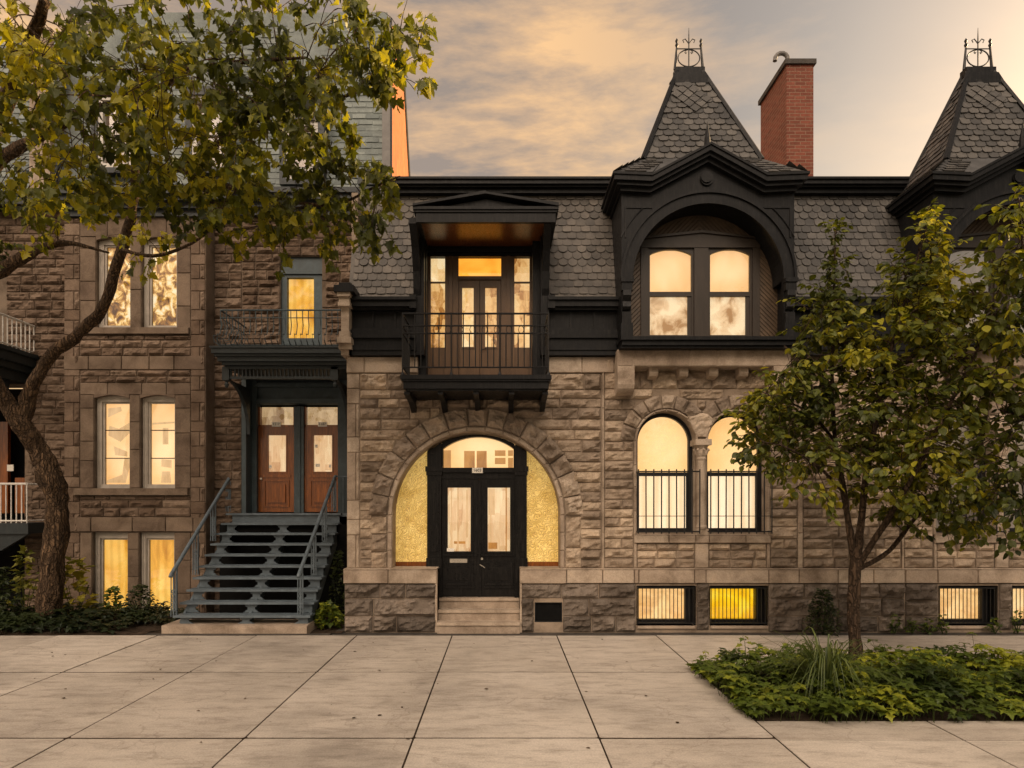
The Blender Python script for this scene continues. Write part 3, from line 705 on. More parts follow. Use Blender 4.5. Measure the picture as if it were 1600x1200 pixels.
# double doors
for s_, (x0, x1, g0, g1) in ((-1, (690.5, 748, 699.5, 735.5)), (1, (749, 805, 762, 797))):
    mb = MB(); X0, X1, P0, P1 = D(x0), D(x1), D(g0), D(g1); zt, zb, gt, gb = E(748), 0.49, E(762), E(861.5)
    y0, y1 = YD + 0.0, YD + 0.05
    mb.box(X0, P0, y0, y1, zb, zt); mb.box(P1, X1, y0, y1, zb, zt); mb.box(P0, P1, y0, y1, gt, zt); mb.box(P0, P1, y0, y1, zb, gb)
    f = 0.035
    for (a, b_, c, d) in ((P0 - f, P1 + f, gt, gt + f), (P0 - f, P1 + f, gb - f, gb), (P0 - f, P0, gb, gt), (P1, P1 + f, gb, gt)): mb.box(a, b_, y0 - 0.018, y0 - 0.0, c, d)
    mb.box(X0 + 0.02, X1 - 0.02, y0 - 0.03, y0, gb - 0.075, gb - 0.045)
    cz0, cz1 = 0.66, gb - 0.2
    xa_, xb_ = P0 - 0.045, P1 + 0.045
    mb.box(xa_, xb_, y0 - 0.02, y0, cz0, cz1)
    mb.prism([(xa_ + 0.02, cz0 + 0.02), (xb_ - 0.02, cz0 + 0.02), (xb_ - 0.05, cz0 + 0.06), (xa_ + 0.05, cz0 + 0.06)], 'y', y0 - 0.04, y0 - 0.02)
    mb.box(xa_ + 0.06, xb_ - 0.06, y0 - 0.035, y0 - 0.02, cz0 + 0.1, cz1 - 0.05)
    mb.box(xa_ - 0.02, xb_ + 0.02, y0 - 0.028, y0, cz0 - 0.03, cz0); mb.box(xa_ - 0.02, xb_ + 0.02, y0 - 0.024, y0, cz1, cz1 + 0.018)
    if s_ > 0: mb.box(X0 - 0.02, X0 + 0.025, y0 - 0.03, y0, zb, zt - 0.03)
    dr = mb.build('door', DOORBLK, HA)
    mb = MB(); mb.box(P0, P1, y0 + 0.02, y0 + 0.026, gb, gt); mb.build('pane', GLASS, dr)
    mb = MB(); mb.box(P0 - .01, P1 + .01, y1 + 0.01, y1 + 0.02, gb - .01, gt + .01); mb.build('lit_hall', G_HALL, dr)
    for (p, q, r_, s_2, mm) in (((704, 706, 762, 862, G_TANP), (714, 716.5, 762, 862, G_TANP), (709, 727, 846, 850, G_BRN), (728, 731, 765, 840, G_TANP)) if s_ < 0 else ((763, 773, 764, 805, G_TANP), (765, 768, 805, 850, G_TANP), (790, 792, 762, 862, G_BRN), (763, 777, 848, 858, G_BRN), (780, 790, 853, 860, G_TANP))):
        mb = MB(); mb.box(D(p), D(q), y1 + 0.002, y1 + 0.008, E(s_2), E(r_)); mb.build('hall_fitting', mm, dr)
    if s_ < 0:
        mb = MB(); mb.box(D(703), D(730), y0 - 0.012, y0, E(879.5), E(873)); mb.build('mail_slot', BRASS, dr)
        mb = MB(); mb.box(D(698.5), D(709.5), y0 - 0.022, y0 - 0.018, E(861.5), E(856.5)); mb.build('sticker', PLATE, dr)
    else:
        mb = MB(); mb.tube([(D(750.5), y0 - 0.055, E(882)), (D(758), y0 - 0.06, E(886.5))], 0.008, 8); mb.tube([(D(750.5), y0, E(882)), (D(750.5), y0 - 0.055, E(882))], 0.008, 8); mb.build('handle', BRASS, dr)
        mb = MB(); mb.tube([(D(753), y0, E(873)), (D(753), y0 - 0.02, E(873))], 0.02, 12); mb.build('lock', BRASS, dr)

# ================================================================== tower bay (also copied to the next house)
BAY0 = set(bpy.data.objects)
XW = [(2.57, 2.97, 0.46), (3.68, 2.97, 0.46)]
mb = MB()
bh = [('c', 2.57, 2.97, 0.68), ('c', 3.68, 2.97, 0.68), ('r', 2.06, 4.19, 0.97, 2.97), ('r', 4.62, 4.70, 0, 5), ('r', 1.5, 1.60, 0, 5), ('r', 2.99, 3.26, 2.9, 3.33)]
ashlar(mb, 1.56, XE, 0.98, 4.05, 0, 0.032, bw=(0.2, 0.6), holes=bh)
ashlar(mb, 1.60, 4.66, 4.05, 4.30, 0, 0.02)
ashlar(mb, 4.68, XE, 4.05, 4.30, 0, 0.003, ch=(0.25, 0.25), bw=(0.5, 0.7))
for a, b_ in ((2.11, 3.02), (3.23, 4.14)): ashlar(mb, a, b_, 0.985, 1.375, 0.0, 0.03, ch=(0.12, 0.15), bw=(0.22, 0.4))
mb.build('bay_wall', S_ROCK, HA)
mb = MB()
voussoirs(mb, 2.57, 2.97, 0.50, 0.73, math.pi, math.acos(0.52 / 0.66), 7, -0.015, 0.035, 0.02)
voussoirs(mb, 3.68, 2.97, 0.50, 0.73, math.pi - math.acos(0.52 / 0.66), 0, 7, -0.015, 0.035, 0.02)
block(mb, lambda u, v: (3.125 + (u - 0.5) * (0.17 + 0.32 * v), 3.02 + 0.34 * v + 0.06 * v * (1 - abs(2 * u - 1))), 0.35, 0.35, -0.02, 0.03)
mb.build('arch_stones', S_ARCH, HA)
mb = MB()
for cx, cz, r in XW:      # arch rings and jambs
    for i in range(8):
        a0, a1 = math.pi * i / 8, math.pi * (i + 1) / 8
        block(mb, lambda u, v: (cx + (r + 0.045 * v) * math.cos(a0 + (a1 - a0) * u), cz + (r + 0.045 * v) * math.sin(a0 + (a1 - a0) * u)), 0.18, 0.045, -0.02, 0.003)
    mb.tint = 0.5; mb.arc_band(cx, cz, r, r + 0.035, 0, math.pi, -0.004, 0.30, 28)
for a, b_ in ((2.06, 2.11), (4.14, 4.19)):
    z = 1.51
    for h in (0.36, 0.38, 0.34, 0.38): rblock(mb, a, b_, z, z + h, -0.01, 0.004); z += h
mb.tint = 0.5
mb.box(2.075, 2.11, 0.0, 0.3, 1.5, 2.97); mb.box(4.14, 4.175, 0, 0.3, 1.5, 2.97)
for a, b_ in ((2.06, 2.6), (2.6, 3.02), (3.02, 3.23), (3.23, 3.8), (3.8, 4.19)): rblock(mb, a, b_, 1.375, 1.505, -0.05, 0.004, proud=0.03)
mb.tint = 0.6; mb.box(2.06, 4.19, -0.05, 0.3, 1.503, 1.512)
for a, b_ in ((2.06, 2.11), (4.14, 4.19), (3.02, 3.23)): rblock(mb, a, b_, 0.985, 1.375, -0.02, 0.004)
z = 0.98
for h in (0.55, 0.7, 0.45, 0.8, 0.57): rblock(mb, 4.62, 4.70, z, z + h, -0.02, 0.004); rblock(mb, 1.565, 1.60, z, z + h, -0.02, 0.004); z += h
for a in (2.10, 3.23): mb.tint = 0.5; mb.box(a, a + 0.89, -0.11, 0.2, 0.06, 0.10)
mb.build('dressed_trim', S_SMOOTH, HA)
# column between the arched windows
mb = MB(); mb.tint = 0.7
mb.box(3.03, 3.22, -0.04, 0.27, 1.51, 1.60)
mb.lathe(3.125, 0.02, [(1.60, 0.085), (1.63, 0.09), (1.66, 0.075), (1.70, 0.07), (2.66, 0.063), (2.69, 0.075), (2.72, 0.066)], 16)
mb.lathe(3.125, 0.02, [(2.72, 0.068), (2.78, 0.085), (2.84, 0.075), (2.90, 0.115)], 8)
for q in range(8):
    a = q * math.pi / 4; mb.tube([(3.125 + 0.075 * math.cos(a), 0.02 + 0.075 * math.sin(a), 2.75), (3.125 + 0.115 * math.cos(a), 0.02 + 0.115 * math.sin(a), 2.85), (3.125 + 0.125 * math.cos(a), 0.02 + 0.125 * math.sin(a), 2.82)], 0.014, 6)
mb.box(3.0, 3.25, -0.10, 0.27, 2.90, 2.99); mb.box(3.04, 3.21, 0.09, 0.27, 1.6, 2.9)
mb.build('column', S_SMOOTH, HA)
# arched windows
def arch_poly(cx, zb, zs, r, n=20): return [(cx - r, zb), (cx + r, zb)] + arcpts(cx, zs, r, 0, math.pi, n)
for cx, cz, r in XW:
    mb = MB(); y0, y1 = 0.20, 0.27
    mb.arc_band(cx, cz, r - 0.055, r, 0, math.pi, y0, y1, 28)
    mb.box(cx - r, cx - r + 0.055, y0, y1, 1.512, cz); mb.box(cx + r - 0.055, cx + r, y0, y1, 1.512, cz)
    mb.box(cx - r + 0.055, cx + r - 0.055, y0 + 0.01, y1, 1.512, 1.60); mb.box(cx - r + 0.055, cx + r - 0.055, y0 + 0.02, y1, 2.43, 2.49)
    mb.box(cx - r + 0.055, cx - r + 0.08, y0 + 0.025, y1, 1.6, 2.43); mb.box(cx + r - 0.08, cx + r - 0.055, y0 + 0.025, y1, 1.6, 2.43)
    wn = mb.build('arched_window', IRON, HA)
    mb = MB(); mb.prism(arch_poly(cx, 1.59, cz, r - 0.06), 'y', y1 - 0.015, y1 - 0.01); mb.build('pane', GLASS, wn)
    mb = MB(); mb.prism(arch_poly(cx, 1.55, cz, r - 0.03), 'y', y1 + 0.03, y1 + 0.035); mb.build('blind_or_reflection', G_CREAM, wn)
    mb = MB(); mb.box(cx - r + 0.05, cx + r - 0.05, y1 + 0.01, y1 + 0.02, 1.59, 2.44); mb.build('curtain', G_PALE, wn)
    mb = MB(); g0, g1, yg = cx - 0.47, cx + 0.47, -0.17
    for zz, rr in ((2.485, 0.010), (1.80, 0.005), (1.56, 0.010)): mb.tube([(g0, yg, zz), (g1, yg, zz)], rr, 6); mb.tube([(g0, yg, zz), (g0, -0.02, zz)], rr, 6); mb.tube([(g1, yg, zz), (g1, -0.02, zz)], rr, 6)
    for i in range(9): x = g0 + (g1 - g0) * i / 8; mb.tube([(x, yg, 1.53), (x + ru(-.004, .004), yg, 2.52)], 0.010, 6)
    mb.build('grille', IRON, wn)
# basement windows
for q, (a, b_) in enumerate(((2.105, 2.995), (3.235, 4.115))):
    mb = MB(); y0 = 0.10; zb, zt = 0.105, 0.715
    for (x0, x1, c, d) in ((a, b_, zt - 0.05, zt), (a, b_, zb, zb + 0.06), (a, a + 0.045, zb + 0.06, zt - 0.05), (b_ - 0.10, b_, zb + 0.06, zt - 0.05)): mb.box(x0, x1, y0, y0 + 0.08, c, d)
    mb.box(a - 0.02, a, -0.078, 0.2, zb, zt); mb.box(b_, b_ + 0.02, -0.078, 0.2, zb, zt); mb.box(a - 0.02, b_ + 0.02, -0.07, 0.2, zt, zt + 0.03)
    wn = mb.build('basement_window', IRON, HA)
    mb = MB(); mb.box(a + 0.045, b_ - 0.10, y0 + 0.05, y0 + 0.055, zb + 0.06, zt - 0.05); mb.build('pane', GLASS, wn)
    mb = MB(); mb.box(a + 0.01, b_ - 0.01, y0 + 0.10, y0 + 0.11, zb, zt); mb.build('lit_room_or_reflection', (G_TAN, G_YEL)[q], wn)
    mb = MB(); yg = -0.055
    for zz in (zb + 0.03, zt - 0.035): mb.box(a, b_, yg - 0.008, yg + 0.008, zz - 0.01, zz + 0.01)
    for i in range(15): x = a + 0.02 + (b_ - a - 0.04) * i / 14; mb.tube([(x, yg, zb + 0.02), (x, yg, zt - 0.02)], 0.006, 6)
    mb.build('grille', IRON, wn)
# stone sill band of the dormer, its corbels and dentils
mb = MB()
x = 1.755
for wd in (0.24, 0.86, 0.42, 0.7, 0.405): rblock(mb, x, x + wd, 4.075, 4.33, -0.30, 0.004, proud=0.0); x += wd
mb.tint = 0.55; mb.box(1.757, 4.378, -0.298, 0.0, 4.077, 4.328)
for a in (1.757, 4.125):
    mb.prism([(-0.30, 4.077), (-0.30, 3.80), (-0.28, 3.74), (-0.24, 3.70), (-0.18, 3.675), (-0.1, 3.665), (0.0, 3.665), (0, 4.077)], 'x', a, a + 0.255)
for cx in (2.33, 2.79, 3.25, 3.71): mb.prism([(-0.2, 4.077), (-0.2, 3.99), (-0.17, 3.95), (0, 3.92), (0, 4.077)], 'x', cx - 0.068, cx + 0.068)
mb.build('dormer_sill_band', S_SMOOTH, HA)

# ---- dormer
YF = -0.40; F = lambda x: px(x, YF); G = lambda y: pz(y, YF)
dcx, dr_, dz = F(1105.5), 1.145, G(437); zs = G(529); x0, x1 = F(971), F(1241)
eL, eR = 1.632, 4.52; kL, kR, pkx = 2.214, 3.90, 3.073
mb = MB()
arc_ = arcpts(dcx, dz, dr_, math.pi, 0, 40)
mb.prism([(x0, zs), (x0, 6.75), (kL, 6.73), (pkx, 7.18), (kR, 6.73), (x1, 6.75), (x1, zs), (dcx + dr_, zs)] + [p for p in reversed(arc_)] + [(dcx - dr_, zs)], 'y', YF, YF + 0.08)
mb.box(x0, x0 + 0.08, YF + 0.08, 0.75, zs - 0.1, 6.75); mb.box(x1 - 0.08, x1, YF + 0.08, 0.75, zs - 0.1, 6.75)
# arch moulding in two steps, panels in the spandrels, boss
mb.arc_band(dcx, dz, dr_ - 0.02, dr_ + 0.13, 0, math.pi, YF - 0.05, YF, 48); mb.arc_band(dcx, dz, dr_ + 0.13, dr_ + 0.17, 0, math.pi, YF - 0.08, YF, 48)
mb.arc_band(dcx, dz, dr_ - 0.0, dr_ + 0.05, 0, math.pi, YF, 0.0, 40)
for s_ in (-1, 1):
    X0 = x0 + 0.06 if s_ < 0 else x1 - 0.06
    t = 0.022
    corner = (X0, 6.42); hx = X0 - s_ * 0.40; lz = 5.98
    mb.box(min(X0, hx), max(X0, hx), YF - 0.015, YF, 6.42, 6.42 + t); mb.box(X0 - t / 2, X0 + t / 2, YF - 0.015, YF, lz, 6.42)
    cv_ = arcpts(dcx, dz, dr_ + 0.30, math.pi if s_ < 0 else 0, math.pi * (0.5 - 0.02 * s_), 40)
    sel = [p for p in cv_ if lz - 0.02 < p[1] < 6.44 and abs(p[0] - X0) < 0.42]
    if len(sel) > 1: mb.tube([(p[0], YF - 0.008, p[1]) for p in sel], 0.012, 5)
    # bracket column under the arch springing
    a, b_ = (x0 - 0.02, x0 + 0.17) if s_ < 0 else (x1 - 0.17, x1 + 0.02)
    mb.box(a, b_, YF - 0.10, YF, dz - 0.06, dz + 0.0); mb.box(a + 0.01, b_ - 0.02, YF - 0.08, YF, dz - 0.18, dz - 0.06)
    mb.prism([(YF - 0.09, dz - 0.18), (YF - 0.10, dz - 0.26), (YF - 0.05, dz - 0.34), (YF - 0.07, dz - 0.42), (YF - 0.03, dz - 0.46), (YF, dz - 0.46), (YF, dz - 0.18)], 'x', a + 0.03, b_ - 0.04)
    mb.box(a + 0.02, b_ - 0.03, YF - 0.05, YF, zs, dz - 0.5); mb.box(a, b_ - 0.01, YF - 0.07, YF, zs, zs + 0.22)
mb.lathe(0, 0, [(0, 0.001)], 3) if False else None
bz = G(280); bx = F(1104)
mb.prism([(bx + 0.10 * math.cos(t_ * math.pi / 12), bz + 0.10 * math.sin(t_ * math.pi / 12)) for t_ in range(24)], 'y', YF - 0.03, YF)
mb.prism([(bx + 0.085 * math.cos(t_ * math.pi / 12) - 0.01, bz + 0.085 * math.sin(t_ * math.pi / 12) + 0.015) for t_ in range(24)], 'y', YF - 0.05, YF - 0.03)
dm = mb.build('dormer', BLACK, HA)
# eaves: gabled cornice in layers
mb = MB()
def gable(dy0, dy1, top, thick, ext):
    pts = [(eL + 0.163 - ext, 6.87), (kL, 6.845), (pkx, 7.30), (kR, 6.845), (eR - 0.163 + ext, 6.87)]
    up = [(x, z - top) for x, z in pts]; lo = [(x, z - top - thick) for x, z in pts]
    for i in range(4): mb.prism([up[i], up[i + 1], lo[i + 1], lo[i]], 'y', dy0, dy1)
gable(-0.62, -0.40, 0.0, 0.035, 0.163); gable(-0.60, -0.40, 0.035, 0.075, 0.14); gable(-0.55, -0.40, 0.11, 0.05, 0.09); gable(-0.48, -0.40, 0.16, 0.06, 0.03)
for (e, t0, t1, ext) in ((0, 0, 0.035, 0.0), (0.02, 0.035, 0.11, 0.023), (0.07, 0.11, 0.16, 0.073), (0.13, 0.16, 0.22, 0.133)):
    mb.box(eL + ext, 1.795, -0.399, 0.9, 6.87 - t1, 6.87 - t0); mb.box(4.375, eR - ext, -0.399, 0.9, 6.87 - t1, 6.87 - t0)
mb.tube([(pkx - 0.02, -0.5, 7.28), (pkx - 0.02, -0.5, 7.42), (pkx - 0.02, -0.5, 7.52), (pkx - 0.02, -0.5, 7.66)], [0.05, 0.042, 0.022, 0.003], 8)
mb.build('dormer_cornice', BLACK, HA)
# sill moulding
mb = MB()
mb.box(x0 - 0.03, x1 + 0.03, YF - 0.14, YF + 0.5, zs - 0.05, zs); mb.box(x0 - 0.01, x1 + 0.01, YF - 0.10, YF + 0.4, zs - 0.12, zs - 0.05); mb.box(x0 - 0.02, x1 + 0.02, YF - 0.06, YF + 0.4, zs - 0.155, zs - 0.12)
mb.build('dormer_sill', BLACK, HA)
# boarded back of the recess and the double sash window
mb = MB()
wx0, wx1, wxm0, wxm1 = px(1001, 0), px(1186, 0), px(1084, 0), px(1106, 0); wzb, wzt = pz(527, 0), pz(371, 0)
mb.prism([(dcx - dr_ - 0.1, zs), (wx0 + 0.02, zs), (wx0 + 0.02, wzt), (wx1 - 0.02, wzt), (wx1 - 0.02, zs), (dcx + dr_ + 0.1, zs), (dcx + dr_ + 0.1, dz + dr_ + 0.1), (dcx - dr_ - 0.1, dz + dr_ + 0.1)], 'y', 0.0, 0.03)
mb.build('recess_boards', DIAG, HA)
mb = MB(); yw = -0.03
mb.box(wx0, px(1012, 0), yw, 0.1, wzb, wzt - 0.02); mb.box(px(1175, 0), wx1, yw, 0.1, wzb, wzt - 0.02); mb.box(wxm0, wxm1, yw, 0.1, wzb, wzt)
xm = (wxm0 + wxm1) / 2
mb.prism([(wx0, pz(388, 0)), (wx1, pz(388, 0)), (wx1, pz(376, 0)), (xm, pz(366, 0)), (wx0, pz(376, 0))], 'y', yw - 0.01, 0.1)
mb.prism([(wx0 - 0.02, pz(376, 0)), (xm, pz(366, 0)), (wx1 + 0.02, pz(376, 0)), (wx1 + 0.02, pz(373, 0)), (xm, pz(362, 0)), (wx0 - 0.02, pz(373, 0))], 'y', yw - 0.04, 0.1)
mb.box(wx0, wx1, yw - 0.02, 0.1, zs, wzb)
dw = mb.build('dormer_window', BROWNP, HA)
for (a, b_) in ((px(1012, 0), wxm0), (wxm1, px(1175, 0))):
    mb = MB(); m_ = 0.035; h = 0.02
    ztp = pz(388, 0); zc0 = pz(398, 0); n = 12
    seg = [(a + m_ + (b_ - a - 2 * m_) * i / n, zc0 + 0.085 * math.sin(math.pi * i / n) ** 0.8) for i in range(n + 1)]
    mb.prism([(a, ztp), (a, zc0)] + seg + [(b_, zc0), (b_, ztp)], 'y', 0.0, 0.05)
    mb.box(a, a + m_, 0.0, 0.05, wzb, zc0); mb.box(b_ - m_, b_, 0.0, 0.05, wzb, zc0)
    mb.box(a + m_, b_ - m_, -0.005, 0.05, pz(463, 0), pz(456, 0)); mb.box(a + m_, b_ - m_, 0, 0.05, wzb, wzb + 0.035)
    mb.box(b_ - m_ - 0.055, b_ - m_ , 0.01, 0.05, wzb + 0.035, pz(463, 0))
    mb.build('sash', BROWNP, dw)
    mb = MB(); mb.box(a + m_, b_ - m_, 0.03, 0.034, wzb, ztp); mb.build('pane', GLASS, dw)
    mb = MB(); mb.box(a, b_, 0.10, 0.105, pz(459, 0), ztp); mb.build('blind_or_reflection', G_SKY, dw)  # upper pane: reflected sunset put in as a glowing sheet
    mb = MB(); mb.box(a, b_, 0.095, 0.10, wzb, pz(459, 0)); mb.build('curtain', G_MARB, dw)
# tower roof
TB = [(2.19, -0.1), (4.02, -0.1), (4.02, 0.9), (2.19, 0.9)]; TZ = 7.33
ttx0, ttx1, TTZ = px(1058, 0.3), px(1098, 0.3), pz(112, 0.3)
TT = [(ttx0, 0.3), (ttx1, 0.3), (ttx1, 0.42), (ttx0, 0.42)]
mb = MB()
mb.v = [(x, y, TZ) for x, y in TB] + [(x, y, TTZ) for x, y in TT]
for i in range(4): j = (i + 1) % 4; mb.face((i, j, 4 + j, 4 + i))
mb.face((4, 5, 6, 7))
# flared skirt
b = len(mb.v); SK = [(eL + 0.02, -0.6), (eR - 0.02, -0.6), (eR - 0.02, 1.2), (eL + 0.02, 1.2)]
mb.v += [(x, y, 6.865) for x, y in SK]
for i in (1, 2, 3): j = (i + 1) % 4; mb.face((b + i, b + j, j, i))
mL, mR = kL + 0.3, kR - 0.3
mb.poly([(eL + 0.02, -0.6, 6.865), (kL, -0.6, 6.865), (mL, -0.1, TZ), (2.19, -0.1, TZ)]); mb.poly([(kR, -0.6, 6.865), (eR - 0.02, -0.6, 6.865), (4.02, -0.1, TZ), (mR, -0.1, TZ)])
mb.poly([(kL, -0.6, 6.845), (pkx, -0.6, 7.298), (pkx, -0.08, 7.36), (mL, -0.1, TZ)]); mb.poly([(kR, -0.6, 6.845), (pkx, -0.6, 7.298), (pkx, -0.08, 7.36), (mR, -0.1, TZ)])
mb.build('tower_roof', ROOF, HA)
mb = MB()
def slate_face(p0, p1, q1, q0, sw, ex, pat, th=0.017):
    p0, p1, q0, q1 = map(Vector, (p0, p1, q0, q1)); U = (p1 - p0).normalized(); Vd = (q0 - p0) - U * (q0 - p0).dot(U); H = Vd.length; V = Vd / H; W0 = (p1 - p0).length
    aL = (q0 - p0).dot(U) / H; aR = ((q1 - p0).dot(U) - W0) / H
    slo, shi = min(0, aL * H), max(W0, W0 + aR * H)
    def clip(s, t): s += slo; return aL * t + 0.04 < s < W0 + aR * t - 0.04
    slates(mb, p0 + U * slo, U, V, shi - slo, H, sw, ex, pat, clip, th)
b3 = [Vector((x, y, TZ)) for x, y in TB]; t3 = [Vector((x, y, TTZ)) for x, y in TT]
slate_face(b3[0], b3[1], t3[1], t3[0], 0.165, 0.105, lambda r: 'c' if r < 14 else 's')
slate_face(b3[3], b3[0], t3[0], t3[3], 0.16, 0.105, lambda r: 's'); slate_face(b3[1], b3[2], t3[2], t3[1], 0.16, 0.105, lambda r: 's')
s3 = [Vector((x, y, 6.865)) for x, y in SK]
slate_face(s3[0], (kL, -0.6, 6.865), (mL, -0.1, TZ), b3[0], 0.16, 0.11, lambda r: 's'); slate_face((kR, -0.6, 6.865), s3[1], b3[1], (mR, -0.1, TZ), 0.16, 0.11, lambda r: 's'); slate_face(s3[3], s3[0], b3[0], b3[3], 0.2, 0.14, lambda r: 's'); slate_face(s3[1], s3[2], b3[2], b3[1], 0.2, 0.14, lambda r: 's')
# lozenge of turned slates on the front
fa = (t3[0] - b3[0]); nrm = (b3[1] - b3[0]).cross(Vector((0, 0.4, TTZ - TZ))).normalized(); U = Vector((1, 0, 0)); V = Vector((0, 0.4, TTZ - TZ)).normalized()
cc_ = Vector((px(1082, 0.1), -0.1, TZ)) + V * (0.62 * 1.88)
for i in range(4):
    for j in range(3):
        mb.tint = ru(0.1, 0.9); ax_ = 0.092; ce = cc_ + U * ((i - 1.5) - (j - 1)) * ax_ - V * ((i - 1.5) + (j - 1)) * ax_ * 0.98
        o_ = nrm * 0.024
        mb.poly([ce - U * ax_ * 0.94 + o_, ce - V * ax_ * 0.94 + o_ * 1.5, ce + U * ax_ * 0.94 + o_, ce + V * ax_ * 0.94 + o_ * 0.6])
mb.build('tower_slates', SLATE, HA)
mb = MB()
for i in range(4):
    p, q = b3[i], t3[i]; mb.tube([p + Vector((0, 0, -0.02)), q], [0.05, 0.036], 6)
mb.box(ttx0 - 0.03, ttx1 + 0.03, 0.28, 0.44, TTZ - 0.05, TTZ + 0.07)
mb.prism([(ttx0 - 0.14, TTZ - 0.22), (ttx0 - 0.03, TTZ - 0.05), (ttx1 + 0.03, TTZ - 0.05), (ttx1 + 0.14, TTZ - 0.22)], 'y', 0.23, 0.28)
mb.build('tower_flashing', BLACK, HA)
# ironwork cresting
mb = MB(); zb = TTZ + 0.07; xl, xr = ttx0 + 0.01, ttx1 - 0.01
for yy in (0.36,):
    for x in (xl, xr): mb.tube([(x - (0.03 if x == xl else -0.03), yy, zb), (x, yy, zb + 0.36), (x, yy, zb + 0.40), (x, yy, zb + 0.43), (x, yy, zb + 0.47), (x, yy, zb + 0.51)], [0.024, 0.015, 0.028, 0.014, 0.026, 0.004], 8)
    mb.tube([(xl, yy, zb + 0.04), (xr, yy, zb + 0.04)], 0.009, 6); mb.tube([(xl, yy, zb + 0.34), (xr, yy, zb + 0.34)], 0.009, 6)
    xm = (xl + xr) / 2; rr = (xr - xl) / 2 - 0.02
    mb.tube([(xm + rr * math.cos(t_ * math.pi / 14), yy, zb + 0.19 + rr * 0.78 * math.sin(t_ * math.pi / 14)) for t_ in range(29)], 0.010, 6)
    mb.tube([(xm, yy, zb + 0.0), (xm, yy, zb + 0.5), (xm, yy, zb + 0.68)], [0.010, 0.010, 0.003], 6)
    for s_ in (-1, 1):
        mb.tube([(xm + s_ * 0.012, yy, zb + 0.33), (xm + s_ * 0.05, yy, zb + 0.31), (xm + s_ * 0.065, yy, zb + 0.28), (xm + s_ * 0.045, yy, zb + 0.262), (xm + s_ * 0.032, yy, zb + 0.285)], 0.008, 5)
        mb.tube([(xm, yy, zb + 0.42), (xm + s_ * 0.06, yy, zb + 0.50), (xm + s_ * 0.10, yy, zb + 0.48), (xm + s_ * 0.08, yy, zb + 0.44)], 0.008, 5)
mb.build('cresting', IRON, HA)

# ---- mansard slates and cornices right of the dormer
MY0, MZ0, MY1, MZ1 = 0.06, 5.17, 0.62, 7.12
MV = Vector((0, MY1 - MY0, MZ1 - MZ0)); MH = MV.length
def mpat(r): return 'f' if (r % 7) in (5, 6, 0) and r > 1 else 'q'
def black_cornice(mb, x0, x1):
    for (y0, zt, zb_) in ((-0.20, 5.165, 5.12), (-0.16, 5.12, 5.03), (-0.10, 5.03, 4.99), (-0.04, 4.72, 4.68), (-0.10, 4.68, 4.60), (-0.13, 4.60, 4.55), (-0.09, 4.55, 4.43), (-0.14, 4.43, 4.36), (-0.12, 4.36, 4.285)): mb.box(x0, x1, y0, 0.5, zb_, zt)
    mb.box(x0, x1, 0.0, 0.5, 4.72, 4.99)
    n = max(1, int((x1 - x0) / 0.28)); s_ = (x1 - x0) / n
    for i in range(n + 1): xx = x0 + s_ * i; mb.box(max(x0, xx - 0.015), min(x1, xx + 0.015), -0.02, 0.0, 4.72, 4.99)
def top_cornice(mb, x0, x1):
    for (y0, zt, zb_) in ((0.36, 7.29, 7.255), (0.39, 7.255, 7.19), (0.44, 7.19, 7.16), (0.50, 7.16, 7.09)): mb.box(x0, x1, y0, 0.9, zb_, zt)
mb = MB(); black_cornice(mb, 4.41, XE); mb.build('mansard_base_cornice', BLACK, HA)
mb = MB(); top_cornice(mb, 4.3, XE); mb.build('eaves_cornice', BLACK, HA)
mb = MB(); mb.poly([(4.2, MY0, MZ0), (XE, MY0, MZ0), (XE, MY1, MZ1), (4.2, MY1, MZ1)]); slates(mb, (4.42, MY0, MZ0), (1, 0, 0), MV, XE - 4.42, MH, 0.152, 0.128, mpat)
mb.build('mansard_slates', SLATE, HA)
mb = MB(); mb.box(1.56, XE, 0.62, 9, 7.05, 7.2); mb.build('flat_roof', ROOF, HA)
BAY = [o for o in bpy.data.objects if o not in BAY0 and o.parent == HA]
DIAG_X.inputs[1].default_value = dcx - 1.9

# ---- house A only: left part of the roof, chimney, balcony
for a, b_ in ((XL + 0.06, -1.32), (0.72, x0 + 0.01)): mb = MB(); black_cornice(mb, a, b_); mb.build('mansard_base_cornice', BLACK, HA)
mb = MB(); top_cornice(mb, XL + 0.5, eL + 0.3); mb.build('eaves_cornice', BLACK, HA)
mb = MB()
mb.poly([(XL, MY0, MZ0), (-1.3, MY0, MZ0), (-1.3, MY1, MZ1), (XL, MY1, MZ1)]); mb.poly([(0.7, MY0, MZ0), (1.9, MY0, MZ0), (1.9, MY1, MZ1), (0.7, MY1, MZ1)])
f_ = (6.15 - MZ0) / (MZ1 - MZ0); ym = MY0 + f_ * (MY1 - MY0); mb.poly([(-1.3, ym, 6.15), (0.7, ym, 6.15), (0.7, MY1, MZ1), (-1.3, MY1, MZ1)])
slates(mb, (XL + 0.06, MY0, MZ0), (1, 0, 0), MV, 4.2, MH, 0.152, 0.128, mpat, lambda s, t: not (1.1 < s < 3.13 and t < 1.05) and s < x0 - XL + 0.03)
mb.build('mansard_slates', SLATED, HA)
mb = MB(); mb.box(XL, 1.56, 0.62, 9, 7.05, 7.2); mb.build('flat_roof', ROOF, HA)
